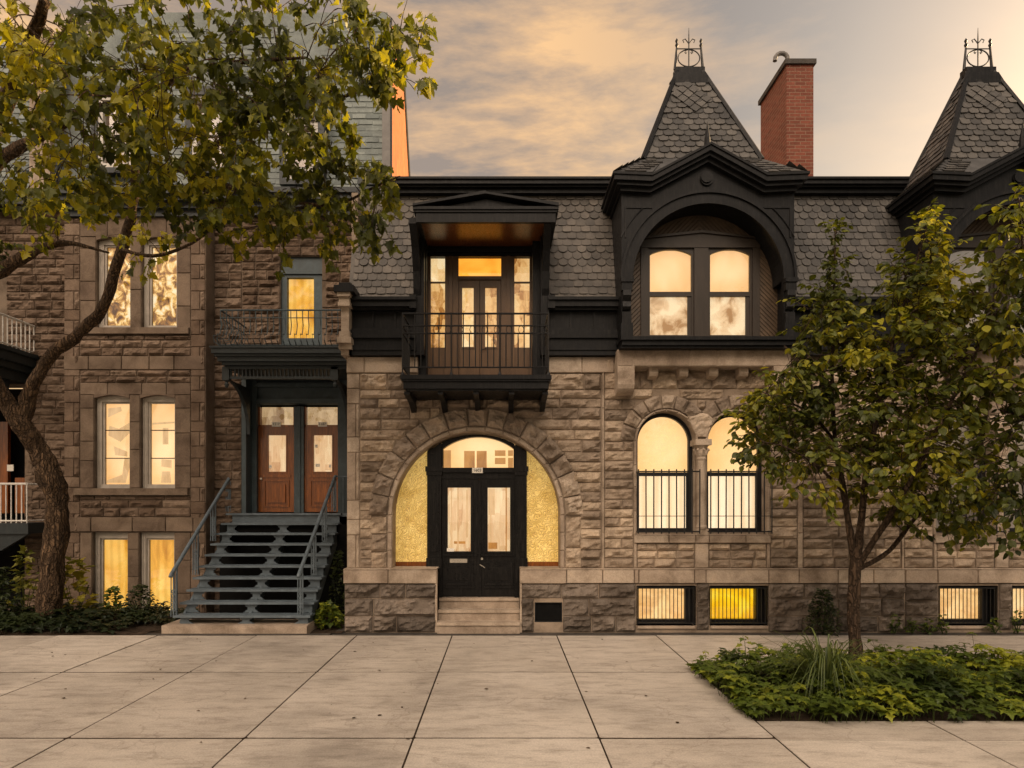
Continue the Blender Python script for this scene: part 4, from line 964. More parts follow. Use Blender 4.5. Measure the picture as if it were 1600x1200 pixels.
# stone console at the left corner
mb = MB(); a, b_ = XL - 0.06, XL + 0.10
mb.tint = 0.6
for (y0, zt, zb_, e) in ((-0.30, 5.20, 5.14, 0.02), (-0.26, 5.14, 5.06, 0.0), (-0.28, 5.06, 5.00, 0.01), (-0.2, 5.00, 4.62, -0.02), (-0.24, 4.62, 4.53, 0.0), (-0.27, 4.53, 4.44, 0.03), (-0.20, 4.44, 4.36, 0.02), (-0.12, 4.36, 4.285, 0)): mb.box(a - e, b_ + e, y0, 0.3, zb_, zt)
mb.build('stone_console', S_SMOOTH, HA)
mb = MB(); mb.box(a - 0.06, b_ + 0.08, -0.33, 0.3, 5.20, 5.30); mb.box(a, b_ + 0.02, -0.26, 0.2, 5.30, 5.36); mb.build('console_cap', BLACK, HA)
# chimney
mb = MB(); cx0, cx1, cy0, cy1 = px(1229, 2), px(1271, 2), 2.0, 3.2; mb.box(cx0, cx1, cy0, cy1, 7.1, 10.22)
ch = mb.build('chimney', BRICK, HA)
mb = MB(); mb.box(cx0 - 0.04, cx1 + 0.04, cy0 - 0.04, cy1 + 0.04, 10.22, 10.31); mb.build('chimney_cap', STRIP, ch)
mb = MB(); mb.tube([(5.43, 2.15, 10.30), (5.43, 2.15, 10.42)] + [(5.31 + 0.12 * math.cos(t_), 2.15, 10.43 + 0.11 * math.sin(t_)) for t_ in (0.3, 0.8, 1.3, 1.8, 2.3, 2.8)] + [(5.185, 2.15, 10.39)], 0.04, 10); mb.build('flue', LEAD, ch)
mb = MB(); mb.box(px(1300, 1.5), px(1320, 1.5), 1.4, 1.5, 7.2, 7.36); mb.box(px(1303, 1.5), px(1317, 1.5), 1.4, 1.9, 7.36, 7.38); mb.build('roof_hatch', LEAD, HA)

# ---- balcony door set in the mansard
YB = 0.30; B = lambda x: px(x, YB); H_ = lambda y: pz(y, YB)
mb = MB()
zt = 6.12; zb = 3.86
# cheeks, head
mb.box(-1.33, -1.20, -0.12, 0.6, 4.29, zt); mb.box(0.60, 0.73, -0.12, 0.6, 4.29, zt)
mb.box(-1.30, B(669), 0.05, 0.36, zb, zt); mb.box(B(831), 0.70, 0.05, 0.36, zb, zt)
mb.box(B(669), B(831), YB - 0.04, 0.36, H_(402), zt); mb.box(B(669), B(831), YB - 0.09, YB - 0.04, H_(397), H_(392)); mb.box(B(669), B(831), YB - 0.03, 0.36, zb - 0.05, zb + 0.05)
mb.box(-1.42, -1.31, -0.17, 0.1, 5.0, 5.2); mb.box(0.71, 0.82, -0.17, 0.1, 5.0, 5.2)
# brackets of the hood
for a in (-1.36, 0.62): mb.prism([(-0.16, 5.3), (-0.2, 5.55), (-0.35, 5.85), (-0.62, 6.1), (-0.62, 6.18), (0.0, 6.18), (0.0, 5.2), (-0.12, 5.2)], 'x', a, a + 0.11)
bd = mb.build('balcony_door_surround', BLACK, HA)
mb = MB()
mb.box(B(669), B(673), YB - 0.03, 0.34, zb, H_(402)); mb.box(B(695.6), B(716.5), YB - 0.03, 0.34, zb, H_(402)); mb.box(B(702), B(707), YB - 0.06, YB - 0.03, zb, H_(402)); mb.box(B(792), B(797), YB - 0.06, YB - 0.03, zb, H_(402))
mb.box(B(783), B(803.7), YB - 0.03, 0.34, zb, H_(402)); mb.box(B(827.5), B(831), YB - 0.03, 0.34, zb, H_(402))
mb.box(B(716.5), B(783), YB - 0.02, 0.34, H_(438), H_(432)); mb.box(B(716.5), B(783), YB - 0.035, YB - 0.02, H_(437), H_(434))
for a, b_ in ((673, 695.6), (803.7, 827.5)):
    mb.box(B(a), B(b_), YB, 0.34, zb, H_(543)); mb.box(B(a) + 0.03, B(b_) - 0.03, YB - 0.015, YB, zb + 0.12, H_(556)); mb.box(B(a), B(b_), YB, 0.34, H_(442), H_(440))
bfr = mb.build('balcony_door_frame', BROWND, HA)
for a, b_ in ((673, 695.6), (803.7, 827.5)): mb = MB(); mb.box(B(a), B(b_), YB + 0.02, YB + 0.025, H_(543), H_(402)); mb.build('side_light', GLASS, bfr)
mb = MB(); mb.box(B(716.5), B(783), YB + 0.02, YB + 0.025, H_(432), H_(402)); mb.build('transom_light', GLASS, bfr)
mb = MB(); mb.box(B(716), B(783), YB + 0.07, YB + 0.075, H_(434), H_(400)); mb.build('lit_room_or_reflection', G_TRANS, bfr)
for a, b_ in ((671, 698), (802, 829)): mb = MB(); mb.box(B(a), B(b_), YB + 0.07, YB + 0.075, H_(545), H_(400)); mb.build('lit_curtain', G_ROOM, bfr)
for (a, b_, g0, g1) in ((717, 749.2, 722, 740), (750, 782.5, 758, 776)):
    mb = MB(); y0, y1 = YB, YB + 0.045; zt_, gb, gt = H_(438), H_(542), H_(449)
    mb.box(B(a), B(g0), y0, y1, zb, zt_); mb.box(B(g1), B(b_), y0, y1, zb, zt_); mb.box(B(g0), B(g1), y0, y1, gt, zt_); mb.box(B(g0), B(g1), y0, y1, zb, gb)
    mb.box(B(g0) - 0.02, B(g1) + 0.02, y0 - 0.012, y0, gb - 0.03, gb - 0.01); mb.box(B(g0) - 0.02, B(g1) + 0.02, y0 - 0.015, y0, zb + 0.12, gb - 0.12); mb.box(B(g0) + 0.02, B(g1) - 0.02, y0 - 0.022, y0 - 0.015, zb + 0.16, gb - 0.16)
    dd = mb.build('balcony_door', BROWND, HA)
    mb = MB(); mb.box(B(g0), B(g1), y0 + 0.02, y0 + 0.025, gb, gt); mb.build('pane', GLASS, dd)
    mb = MB(); mb.box(B(g0) - .01, B(g1) + .01, y1 + 0.02, y1 + 0.025, gb - .01, gt + .01); mb.build('lit_curtain', G_ROOM, dd)
    if a > 730:
        mb = MB(); mb.tube([(B(a) + 0.02, y0 - 0.03, H_(548)), (B(a) + 0.10, y0 - 0.035, H_(545))], 0.008, 6); mb.tube([(B(a) + 0.02, y0, H_(548)), (B(a) + 0.02, y0 - 0.03, H_(548))], 0.01, 6); mb.build('handle', IRON, dd)
# hood
YH = -0.75; hx0, hx1 = px(645, YH), px(873, YH); hz = lambda y: pz(y, YH)
mb = MB()
mb.box(hx0 + 0.04, hx1 - 0.04, YH + 0.04, YH + 0.10, hz(345), hz(327)); mb.box(hx0, hx1, YH, 0.5, hz(326.5), hz(322)); mb.box(hx0 + 0.02, hx1 - 0.02, YH + 0.02, YH + 0.10, hz(330), hz(326.5))
mb.box(hx0 + 0.04, hx0 + 0.1, YH + 0.10, 0.4, hz(345), hz(326.5)); mb.box(hx1 - 0.1, hx1 - 0.04, YH + 0.10, 0.4, hz(345), hz(326.5))
hm = (hx0 + hx1) / 2
mb.prism([(hx0 + 0.25, hz(322)), (hx1 - 0.25, hz(322)), (hm, hz(307))], 'y', YH + 0.08, YH + 0.12)
for (p, q) in (((hx0, hz(322)), (hm, hz(303))), ((hm, hz(303)), (hx1, hz(322)))):
    mb.prism([p, q, (q[0], q[1] + 0.045), (p[0], p[1] + 0.03)], 'y', YH - 0.02, YH + 0.3)
mb.poly([(hx0, YH, hz(322) + 0.03), (hm, YH, hz(303) + 0.045), (hm, 0.6, hz(303) + 0.2), (hx0, 0.5, hz(322) + 0.1)]); mb.poly([(hx1, YH, hz(322) + 0.03), (hm, YH, hz(303) + 0.045), (hm, 0.6, hz(303) + 0.2), (hx1, 0.5, hz(322) + 0.1)])
hd = mb.build('balcony_hood', BLACK, HA)
mb = MB(); mb.box(hx0 + 0.1, hx1 - 0.1, YH + 0.10, 0.28, hz(341), hz(339)); mb.build('soffit', SOFFIT, hd)
# balcony platform, brackets, railing
YP = -0.90; Q = lambda x: px(x, YP); Z_ = lambda y: pz(y, YP)
mb = MB(); a, b_ = Q(625), Q(862)
mb.box(a, b_, YP, 0.25, Z_(592), Z_(586)); mb.box(a + 0.015, b_ - 0.015, YP + 0.02, 0.0, Z_(595), Z_(592)); mb.box(a + 0.04, b_ - 0.04, YP + 0.05, 0.0, Z_(606), Z_(595)); mb.box(a + 0.08, b_ - 0.08, YP + 0.09, 0.0, Z_(609), Z_(606))
for i in range(22): mb.box(a + 0.02, b_ - 0.02, YP + 0.005 + i * 0.041, YP + 0.04 + i * 0.041, Z_(586), Z_(586) + 0.008)
for cx in (640, 691, 745, 799, 850): mb.prism([(YP + 0.12, Z_(609)), (YP + 0.12, Z_(614)), (-0.35, 3.52), (0.02, 3.40), (0.02, Z_(609))], 'x', px(cx, -0.5) - 0.04, px(cx, -0.5) + 0.04)
bl = mb.build('balcony', BLACK, HA)
mb = MB(); yr = YP + 0.05; RX = lambda x: px(x, yr); RZ = lambda y: pz(y, yr); a, b_ = RX(629), RX(857)
pz0 = Z_(586)
rails = ((490, 0.014), (509, 0.011), (521, 0.012), (574, 0.011))
for y, r in rails:
    z = RZ(y); mb.tube([(a, yr, z), (b_, yr, z)], r, 6); mb.tube([(a, yr, z), (a, -0.12, z)], r, 6); mb.tube([(b_, yr, z), (b_, -0.12, z)], r, 6)
n = 24
for i in range(n + 1):
    x = a + (b_ - a) * i / n; big = i in (0, n, 8, 16)
    mb.tube([(x, yr, pz0 if big else RZ(574)), (x, yr, RZ(490) if (big or i % 2 == 0) else RZ(521))], 0.012 if big else 0.0085, 6)
    if i < n:
        xm = x + (b_ - a) / n / 2; rr = 0.038; zc_ = (RZ(509) + RZ(521)) / 2
        if i % 2: mb.tube([(xm + rr * math.cos(t_ * math.pi / 5), yr, zc_ + (RZ(509) - RZ(521)) / 2 * math.sin(t_ * math.pi / 5)) for t_ in range(11)], 0.005, 5)
for xx in (a, b_):
    for i in range(8): yy = yr + (-0.12 - yr) * (i + 0.5) / 8; mb.tube([(xx, yy, RZ(574)), (xx, yy, RZ(490) if i % 2 else RZ(521))], 0.0085, 6)
for xx in (a, b_, a + (b_ - a) / 3, a + 2 * (b_ - a) / 3): mb.lathe(xx, yr, [(pz0, 0.03), (pz0 + 0.015, 0.028), (pz0 + 0.05, 0.014)], 8)
mb.build('railing', IRON, bl)

# ================================================================== HOUSE B: the next house repeats the tower bay
HB = empty('row_house', (1.9 + 4.68, 0, 0), 'grey stone row house at the right edge, half hidden by trees', 'house')
def copy_tree(o, parent):
    c = o.copy(); C.objects.link(c); c.parent = parent
    for ch_ in list(o.children): copy_tree(ch_, c)
    return c
for o in BAY: copy_tree(o, HB)
def relight(o, swaps):
    if o.type == 'MESH' and o.data.materials and o.data.materials[0] in swaps:
        m_new = swaps[o.data.materials[0]]; o.material_slots[0].link = 'OBJECT'; o.material_slots[0].material = m_new
    for ch_ in o.children: relight(ch_, swaps)
bpy.context.view_layer.update()
relight(HB, {G_CREAM: G_GREY, G_PALE: G_GREY, G_SKY: G_GREY, G_MARB: G_GREY, G_YEL: G_TAN})
for src in ('plinth', 'wall_core', 'string_course', 'plinth_core'): pass
mb = MB(); S4 = 4.68
ashlar(mb, XE + 0.01, XE + 4.6, 0.0, 0.755, -0.09, 0.05, ch=(0.2, 0.29), bw=(0.35, 0.7), tr=(0, 0.6), holes=[('r', 2.08 + S4, 3.01 + S4, 0.08, 2), ('r', 3.01 + S4, 3.22 + S4, 0.05, 2), ('r', 3.22 + S4, 4.13 + S4, 0.08, 2)])
ashlar(mb, 3.015 + S4, 3.215 + S4, 0.03, 0.755, -0.09, 0.05, ch=(0.3, 0.4), bw=(0.3, 0.4), tr=(0, 0.6))
mb.build('plinth', S_PLINTH, HB)
mb = MB(); HB_H = [(h[0],) + ((h[1] + S4, h[2] + S4, h[3], h[4]) if h[0] == 'r' else (h[1] + S4, h[2], h[3])) for h in HOLES if (h[1] > 2 and h[1] < 9)]
backing(mb, XE, XE + 4.7, -0.1, 4.4, 0.012, 0.30, HB_H); backing(mb, XE, XE + 4.7, -0.1, 0.75, -0.078, 0.012, [h for h in HB_H if h[0] == 'r' and h[3] < 0.3]); mb.build('wall_core', MORTAR, HB)
mb = MB(); x = XE + 0.005
for wd in (0.5, 0.62, 0.86, 0.9, 0.7, 0.8): rblock(mb, x, x + wd, 0.755, 0.975, -0.11, 0.005, proud=0.08); x += wd
mb.box(XE, XE + 4.6, -0.12, 0.012, 0.974, 0.983); mb.build('string_course', S_SMOOTH, HB)
mb = MB(); mb.box(XE + 4.7, 24, 0, 9, 0, 7.2); mb.build('sun_blocker', MORTAR, HB)  # unseen block added beyond the frame to stop a streak of low sun
mb = MB(); black_cornice(mb, XE, 1.795 + S4); mb.build('mansard_base_cornice', BLACK, HB)
mb = MB(); top_cornice(mb, XE, eL + S4 + 0.3); mb.build('eaves_cornice', BLACK, HB)
mb = MB(); mb.poly([(XE, MY0, MZ0), (6.6, MY0, MZ0), (6.6, MY1, MZ1), (XE, MY1, MZ1)]); slates(mb, (XE, MY0, MZ0), (1, 0, 0), MV, 0.30, MH, 0.152, 0.128, mpat); mb.build('mansard_slates', SLATE, HB)

# ================================================================== HOUSE C: brown stone house with the bay and the outside stair
YC, YW = 1.6, 1.95
c = lambda x: px(x, YC); cz_ = lambda y: pz(y, YC); wX = lambda x: px(x, YW); wZ = lambda y: pz(y, YW)
HC = empty('row_house', (-5.2, YC, 0), 'brown stone row house with flat bay and balcony over two wooden doors', 'house')
x0, x1 = c(100), c(321)
WN = [(150, 203, 370, 513), (221, 276, 370, 513), (147, 202, 617, 763), (219, 273, 617, 763), (144, 199, 832, 962), (217, 272, 832, 962)]
def win_hole(w_, g=0.0): return ('r', c(w_[0]) - g, c(w_[1]) + g, cz_(w_[3]) - g, cz_(w_[2]) + g)
mb = MB()
rough = dict(amp=0.03)
za = [(cz_(345), cz_(338)), (cz_(556), cz_(523)), (cz_(598), cz_(578)), (cz_(808), cz_(774))]
ashlar(mb, c(125), c(298), cz_(556), cz_(523), YC, 0.03, holes=[]); ashlar(mb, c(125), c(298), cz_(598), cz_(578), YC, 0.03, ch=(.11, .13)); ashlar(mb, c(125), c(298), cz_(808), cz_(774), YC, 0.03)
ashlar(mb, x0, x1, 0, cz_(962), YC, 0.04) if cz_(962) > 0.1 else None
# quoin columns left and right, alternating rough and dressed
for a, b_ in ((100, 125), (298, 321)):
    z = 0.0; i = 0
    while z < cz_(340):
        h = (0.26, 0.19, 0.34, 0.22)[i % 4]; h = min(h, cz_(340) - z)
        m_ = 0.45 if i % 2 else 0.62; X0, X1 = c(a), c(b_); xm = X0 + (X1 - X0) * m_
        if i % 2 == 0: rblock(mb, X0, xm, z, z + h, YC, 0.004); rblock(mb, xm, X1, z, z + h, YC, 0.03)
        else: rblock(mb, X0, X1, z, z + h, YC, 0.004)
        z += h; i += 1
ashlar(mb, x1 + 0.0, wX(378), 0.0, wZ(332), YW, 0.03, ch=(0.14, 0.2), bw=(0.22, 0.45), tr=(0, 0.8), holes=[])
ashlar(mb, wX(378), wX(438), wZ(556), wZ(332), YW, 0.03, bw=(0.2, 0.4), tr=(0, 0.8)); ashlar(mb, wX(508), -2.45, wZ(556), wZ(332), YW, 0.03, bw=(0.2, 0.4), tr=(0, 0.8)); ashlar(mb, wX(438), wX(508), wZ(400), wZ(332), YW, 0.02, tr=(0, 0.8))
mb.build('rock_faced_wall', S_LROCK, HC)
mb = MB()
def strip_blocks(xa, xb, z0, z1, hs, Y=YC, pr=0.0, am=0.004):
    z = z0; i = 0
    while z < z1 - 1e-4:
        h = min(hs[i % len(hs)], z1 - z)
        if z1 - z - h < 0.08: h = z1 - z
        rblock(mb, xa, xb, z, z + h, Y, am, proud=pr); z += h; i += 1
def row_blocks(xa, xb, z0, z1, ws, Y=YC, pr=0.0):
    x = xa; i = 0
    while x < xb - 1e-4:
        wd = min(ws[i % len(ws)], xb - x)
        if xb - x - wd < 0.1: wd = xb - x
        rblock(mb, x, x + wd, z0, z1, Y, 0.004, proud=pr); x += wd; i += 1
for (l1, l2, r1, r2, ys, yt, yl) in ((150, 203, 221, 276, 513, 370, 338), (147, 202, 219, 273, 763, 617, 598), (144, 199, 217, 272, 962, 832, 831)):
    strip_blocks(c(125), c(l1), cz_(ys), cz_(yt), (0.5, 0.35, 0.6), pr=0.0); strip_blocks(c(l2), c(r1), cz_(ys), cz_(yt), (0.7, 0.5, 0.6)); strip_blocks(c(r2), c(298), cz_(ys), cz_(yt), (0.4, 0.6, 0.45))
    row_blocks(c(125), c(298), cz_(yt), cz_(yl), (0.5, 0.62, 0.45))
    if yt < 800:
        for a, b_ in ((l1, l2), (r1, r2)):      # segmental heads
            X0, X1 = c(a), c(b_); n = 10; sag = 0.06
            lo = [(X0 + (X1 - X0) * i / n, cz_(yt) - sag * (1 - math.sin(math.pi * i / n))) for i in range(n + 1)]
            mb.prism([(X0, cz_(yt) + 0.01)] + lo + [(X1, cz_(yt) + 0.01)], 'y', YC - 0.005, YC + 0.15)
row_blocks(c(100), c(321), cz_(578), cz_(556), (0.45, 0.6, 0.5), YC - 0.012, 0.01); row_blocks(c(100), c(321), cz_(831), cz_(808), (0.5, 0.75, 0.6), YC - 0.02, 0.02)
mb.tint = 0.6
mb.box(c(128), c(297), YC - 0.07, YC + 0.13, cz_(522.5), cz_(513)); mb.box(c(119), c(296), YC - 0.08, YC + 0.13, cz_(773.5), cz_(763))
mb.box(x1 - 0.02, x1 + 0.004, YC + 0.012, YW, 0, cz_(335))
strip_blocks(wX(428), wX(438), wZ(556), wZ(400), (0.4, 0.6), YW); strip_blocks(wX(503), wX(513), wZ(556), wZ(400), (0.5, 0.4), YW, 0.005)
mb.build('dressed_stone', S_LSMOOTH, HC)
mb = MB(); wh = [win_hole(w_) for w_ in WN]
backing(mb, x0, x1 - 0.025, -0.1, cz_(335), YC + 0.012, YC + 0.30, wh)
backing(mb, x1, -2.45, -0.1, wZ(330), YW + 0.012, YW + 0.3, [('r', wX(379), -2.44, -1, wZ(566)), ('r', wX(438), wX(503), wZ(556), wZ(400))])
mb.box(wX(379) - 0.02, wX(379), YW + 0.3, 2.75, 0, wZ(566))
mb.build('wall_core', MORTARL, HC)
GL = [G_DAP, G_DAP, G_SKY, G_SKY, G_GOLD, G_GOLD]  # upper and middle windows carry painted reflections, the lowest a lit room
for q, w_ in enumerate(WN):
    a, b_, zb, zt = c(w_[0]), c(w_[1]), cz_(w_[3]), cz_(w_[2]); y0 = YC + 0.09
    mb = MB(); fw = 0.085
    mb.box(a, a + fw, y0, y0 + 0.08, zb, zt); mb.box(b_ - fw * 0.55, b_, y0, y0 + 0.08, zb, zt); mb.box(a, b_, y0 + 0.001, y0 + 0.08, zb, zb + 0.075); mb.box(a, b_, y0 + 0.001, y0 + 0.08, zt - 0.11, zt)
    mb.box(a + 0.02, a + 0.035, y0 - 0.012, y0, zb, zt); mb.box(a + 0.055, a + 0.068, y0 - 0.008, y0, zb, zt)
    gx0, gx1, gz0, gz1 = a + fw, b_ - fw * 0.55, zb + 0.075, zt - 0.11
    mb.box(gx0, gx0 + 0.035, y0 + 0.03, y0 + 0.08, gz0, gz1); mb.box(gx0, gx1, y0 + 0.031, y0 + 0.08, gz1 - 0.03, gz1)
    wn = mb.build('window', WHITE, HC)
    if q in (2, 3):
        W_, H0 = gx1 - gx0, gz1 - gz0; yb_ = y0 + 0.10
        shapes = [((0.05, 0.02), (0.75, 0.02), (0.95, 0.30), (0.7, 0.33), (0.62, 0.12), (0.05, 0.05)), ((0.10, 0.60), (0.55, 0.52), (0.98, 0.66), (0.9, 0.76), (0.5, 0.68), (0.15, 0.72)), ((0.35, 0.36), (0.8, 0.34), (0.8, 0.40), (0.3, 0.47)), ((0.1, 0.82), (0.6, 0.90), (0.55, 0.95), (0.1, 0.93))] if q == 2 else [((0.45, 0.49), (0.66, 0.49), (0.66, 0.69), (0.45, 0.69)), ((0.40, 0.22), (0.78, 0.20), (0.78, 0.30), (0.40, 0.31)), ((0.38, 0.02), (0.76, 0.02), (0.72, 0.16), (0.42, 0.16)), ((0.05, 0.73), (0.95, 0.75), (0.95, 0.77), (0.05, 0.755))]
        for j_, sh_ in enumerate(shapes):
            mb = MB(); mb.prism([(gx0 + W_ * u_, gz0 + H0 * v_) for u_, v_ in sh_], 'y', yb_ + 0.003 * j_, yb_ + 0.003 * j_ + 0.002); mb.build('curtain_or_reflection', G_TANP, wn)  # glowing shapes painted for a pale curtain and reflected windows
        mb = MB(); t = 0.012
        for f_ in (0.34, 0.68): mb.box(gx0, gx1, y0 + 0.045, y0 + 0.06, gz1 - (gz1 - gz0) * f_ - t, gz1 - (gz1 - gz0) * f_ + t * 0.4)
        mb.build('glazing_bar', BROWNP, wn)
    mb = MB(); mb.box(gx0, gx1, y0 + 0.062, y0 + 0.066, gz0, gz1); mb.build('pane', GLASS, wn)
    mb = MB(); mb.box(gx0 - 0.03, gx1 + 0.03, y0 + 0.12, y0 + 0.125, gz0 - 0.03, gz1 + 0.03); mb.build('lit_room_or_reflection', GL[q], wn)
# upper balcony door
mb = MB(); a, b_, zb, zt = wX(438), wX(503), wZ(550), wZ(400); y0 = YW + 0.06
mb.box(a, wX(447), y0, y0 + 0.1, zb, zt); mb.box(wX(489), b_, y0, y0 + 0.1, zb, zt); mb.box(wX(447), wX(489), y0, y0 + 0.1, wZ(432), zt); mb.box(wX(447), wX(489), y0, y0 + 0.1, zb, wZ(527)); mb.box(a, b_, y0 - 0.03, y0, wZ(427), wZ(421))
bd = mb.build('balcony_door', TEAL, HC)
mb = MB(); mb.box(wX(447), wX(489), y0 + 0.04, y0 + 0.045, wZ(527), wZ(432)); mb.build('pane', GLASS, bd)
mb = MB(); mb.box(wX(445), wX(491), y0 + 0.11, y0 + 0.115, wZ(530), wZ(430)); mb.build('lit_room_or_reflection', G_GOLD, bd)
# balcony over the doors
YK = 0.72; kx = lambda x: px(x, YK); kz = lambda y: pz(y, YK)
mb = MB(); a, b_ = kx(327), -2.56
for (e, d, yt, yb) in ((0, 0, 540, 543), (0.02, 0.02, 543, 551), (0.05, 0.06, 551, 555), (0.09, 0.1, 555, 562), (0.14, 0.16, 562, 567), (0.22, 0.24, 567, 572)): mb.box(a + e, b_ - e * 0.5, YK + d, YW, kz(yb), kz(yt))
yf = YK + 0.26; sx0, sx1 = px(353, yf), px(523, yf); sz = lambda y: pz(y, yf)
mb.box(sx0, sx1, yf, yf + 0.05, sz(576), sz(573)); mb.box(sx0, sx1, yf, yf + 0.05, sz(592), sz(588))
n = 26
for i in range(n + 1):
    x = sx0 + 0.08 + (sx1 - sx0 - 0.16) * i / n; mb.box(x - 0.011, x + 0.011, yf + 0.01, yf + 0.04, sz(588), sz(576))
for x in (sx0, sx1): mb.box(x - 0.06, x + 0.06, yf - 0.02, yf + 0.08, sz(594), sz(573)); mb.lathe(x, yf + 0.03, [(sz(606), 0.01), (sz(604), 0.03), (sz(600), 0.04), (sz(597), 0.025), (sz(594), 0.045)], 8)
for x in (sx0, sx1):       # curved brackets back to the wall
    pts = [(yf + 0.05 + (YW - yf - 0.05) * math.sin(t_), sz(592) - 0.85 * (1 - math.cos(t_))) for t_ in [i * math.pi / 16 for i in range(9)]]
    mb.prism([(YW, sz(592)), (yf + 0.05, sz(592))] + pts[1:], 'x', x - 0.03, x + 0.03)
bc = mb.build('balcony', TEALD, HC)
def bellied_rail(p0, p1, z0, z1, out, n, parent, mat, belly=0.12):
    mb = MB(); p0, p1 = Vector(p0), Vector(p1); h = z1 - z0; o = Vector(out)
    mb.tube([(p0.x, p0.y, z1), (p1.x, p1.y, z1)], 0.014, 6); mb.tube([(p0.x, p0.y, z0 + 0.04), (p1.x, p1.y, z0 + 0.04)], 0.01, 6); mb.tube([(p0.x, p0.y, z1 - 0.13), (p1.x, p1.y, z1 - 0.13)], 0.008, 6)
    for i in range(n + 1):
        q = p0 + (p1 - p0) * (i / n)
        pr = [(0, z1), (0.0, z1 - 0.13), (-0.03, z1 - 0.25), (0.02, z1 - 0.42), (belly, z0 + 0.2), (belly * 0.9, z0 + 0.1), (0.0, z0 + 0.02)]
        mb.tube([(q.x + o.x * d, q.y + o.y * d, z) for d, z in pr], 0.008, 5)
    return mb
rz0, rz1 = kz(540), kz(481)
for p0, p1, out, n in (((a + 0.13, YK + 0.13), (b_ - 0.02, YK + 0.13), (0, -1), 22), ((a + 0.13, YK + 0.13), (a + 0.13, YW), (-1, 0), 9)):
    bellied_rail((*p0, 0), (*p1, 0), rz0, rz1, (*out, 0), n, bc, TEALD).build('railing', TEAL, bc)
# entrance doors and their surround, landing
YE = 2.3; ex = lambda x: px(x, YE); ez = lambda y: pz(y, YE); LZ = 1.81
mb = MB()
mb.box(ex(381), ex(404), YE - 0.1, YE + 0.1, LZ, ez(566)); mb.box(ex(461), ex(476), YE - 0.06, YE + 0.1, LZ, ez(636)); mb.box(ex(530), ex(545), YE - 0.1, YE + 0.1, LZ, ez(566))
mb.box(ex(404), ex(530), YE - 0.02, YE + 0.1, ez(632), ez(566)); mb.box(ex(400), ex(532), YE - 0.08, YE - 0.02, ez(631), ez(624)); mb.box(ex(400), ex(532), YE - 0.12, YE, ez(606), ez(600))
mb.box(ex(388), ex(396), YE - 0.14, YE - 0.1, LZ, ez(600)); mb.box(ex(466), ex(471), YE - 0.08, YE - 0.06, LZ, ez(636))
mb.box(wX(378) + 0.0, wX(385), YW - 0.02, YE - 0.1, LZ, wZ(566))
es = mb.build('entrance_surround', TEAL, HC)
for (a, b_, g0, g1, txt, nx_) in ((404, 461, 419, 447, '1217', 432), (476, 530, 490, 519, '1187', 504)):
    mb = MB(); zt, zb = ez(667), LZ + 0.02; ztt = ez(636); gt, gb = ez(680), ez(737)
    y0, y1 = YE, YE + 0.05; tb = ez(664)
    mb.box(ex(a), ex(a) + 0.03, y0 - 0.01, y1 + 0.04, zb, ztt); mb.box(ex(b_) - 0.03, ex(b_), y0 - 0.01, y1 + 0.04, zb, ztt); mb.box(ex(a), ex(b_), y0 - 0.01, y1, zt, tb)
    A_, B_ = ex(a) + 0.03, ex(b_) - 0.03
    mb.box(A_, ex(g0), y0, y1, zb, zt); mb.box(ex(g1), B_, y0, y1, zb, zt); mb.box(ex(g0), ex(g1), y0, y1, gt, zt); mb.box(ex(g0), ex(g1), y0, y1, zb, gb)
    mb.box(A_ + 0.05, B_ - 0.05, y0 - 0.02, y0, ez(746), ez(742)); mb.box(A_ + 0.08, B_ - 0.08, y0 - 0.022, y0, LZ + 0.12, LZ + 0.14); mb.box(A_ + 0.08, B_ - 0.08, y0 - 0.022, y0, ez(752), ez(750)); mb.box(A_ + 0.08, A_ + 0.1, y0 - 0.022, y0, LZ + 0.14, ez(752)); mb.box(B_ - 0.1, B_ - 0.08, y0 - 0.022, y0, LZ + 0.14, ez(752)); mb.box(A_ + 0.15, B_ - 0.15, y0 - 0.03, y0, LZ + 0.2, ez(757))
    for (p, q, r_, s_) in ((ex(g0) - 0.02, ex(g1) + 0.02, gt, gt + 0.02), (ex(g0) - 0.02, ex(g1) + 0.02, gb - 0.02, gb), (ex(g0) - 0.02, ex(g0), gb, gt), (ex(g1), ex(g1) + 0.02, gb, gt)): mb.box(p, q, y0 - 0.012, y0, r_, s_)
    dd = mb.build('wooden_door', WOOD, HC)
    mb = MB(); mb.box(ex(g0), ex(g1), y0 + 0.02, y0 + 0.025, gb, gt); mb.build('pane', GLASS, dd)
    mb = MB(); mb.box(ex(g0) - .01, ex(g1) + .01, y1 + 0.015, y1 + 0.02, gb - .01, gt + .01); mb.build('lit_hall', G_HALL, dd)
    mb = MB(); mb.box(A_, B_, y0 + 0.02, y0 + 0.025, tb, ztt); mb.build('transom_light', GLASS, dd)
    mb = MB(); mb.box(A_, B_, y1 + 0.045, y1 + 0.05, tb - .01, ztt + .01); mb.build('lit_ceiling', G_DIM, dd)
    for sx_, sy_, sw_ in (((494, 697, 0.05), (496, 727, 0.08), (515.5, 728, 0.04)) if a > 470 else ((422, 729, 0.05),)): mb = MB(); mb.box(ex(sx_) - sw_ / 2, ex(sx_) + sw_ / 2, y0 + 0.012, y0 + 0.016, ez(sy_) - 0.03, ez(sy_) + 0.03); mb.build('notice', PLATE, dd)
    mb = MB(); hx_ = ex(a + 5) if a < 470 else ex(b_ - 6); mb.tube([(hx_, y0, ez(748)), (hx_, y0 - 0.05, ez(748))], 0.022, 10); mb.build('knob', BRASS, dd)
    pl = plate(txt, nx_, 663, y0 - 0.012, 0.17, 0.09, HC, 0.066)
mb = MB(); mb.box(ex(378), -2.46, 1.86, 2.5, LZ - 0.06, LZ)
mb.build('landing', OCHRE if False else STEEL, HC)
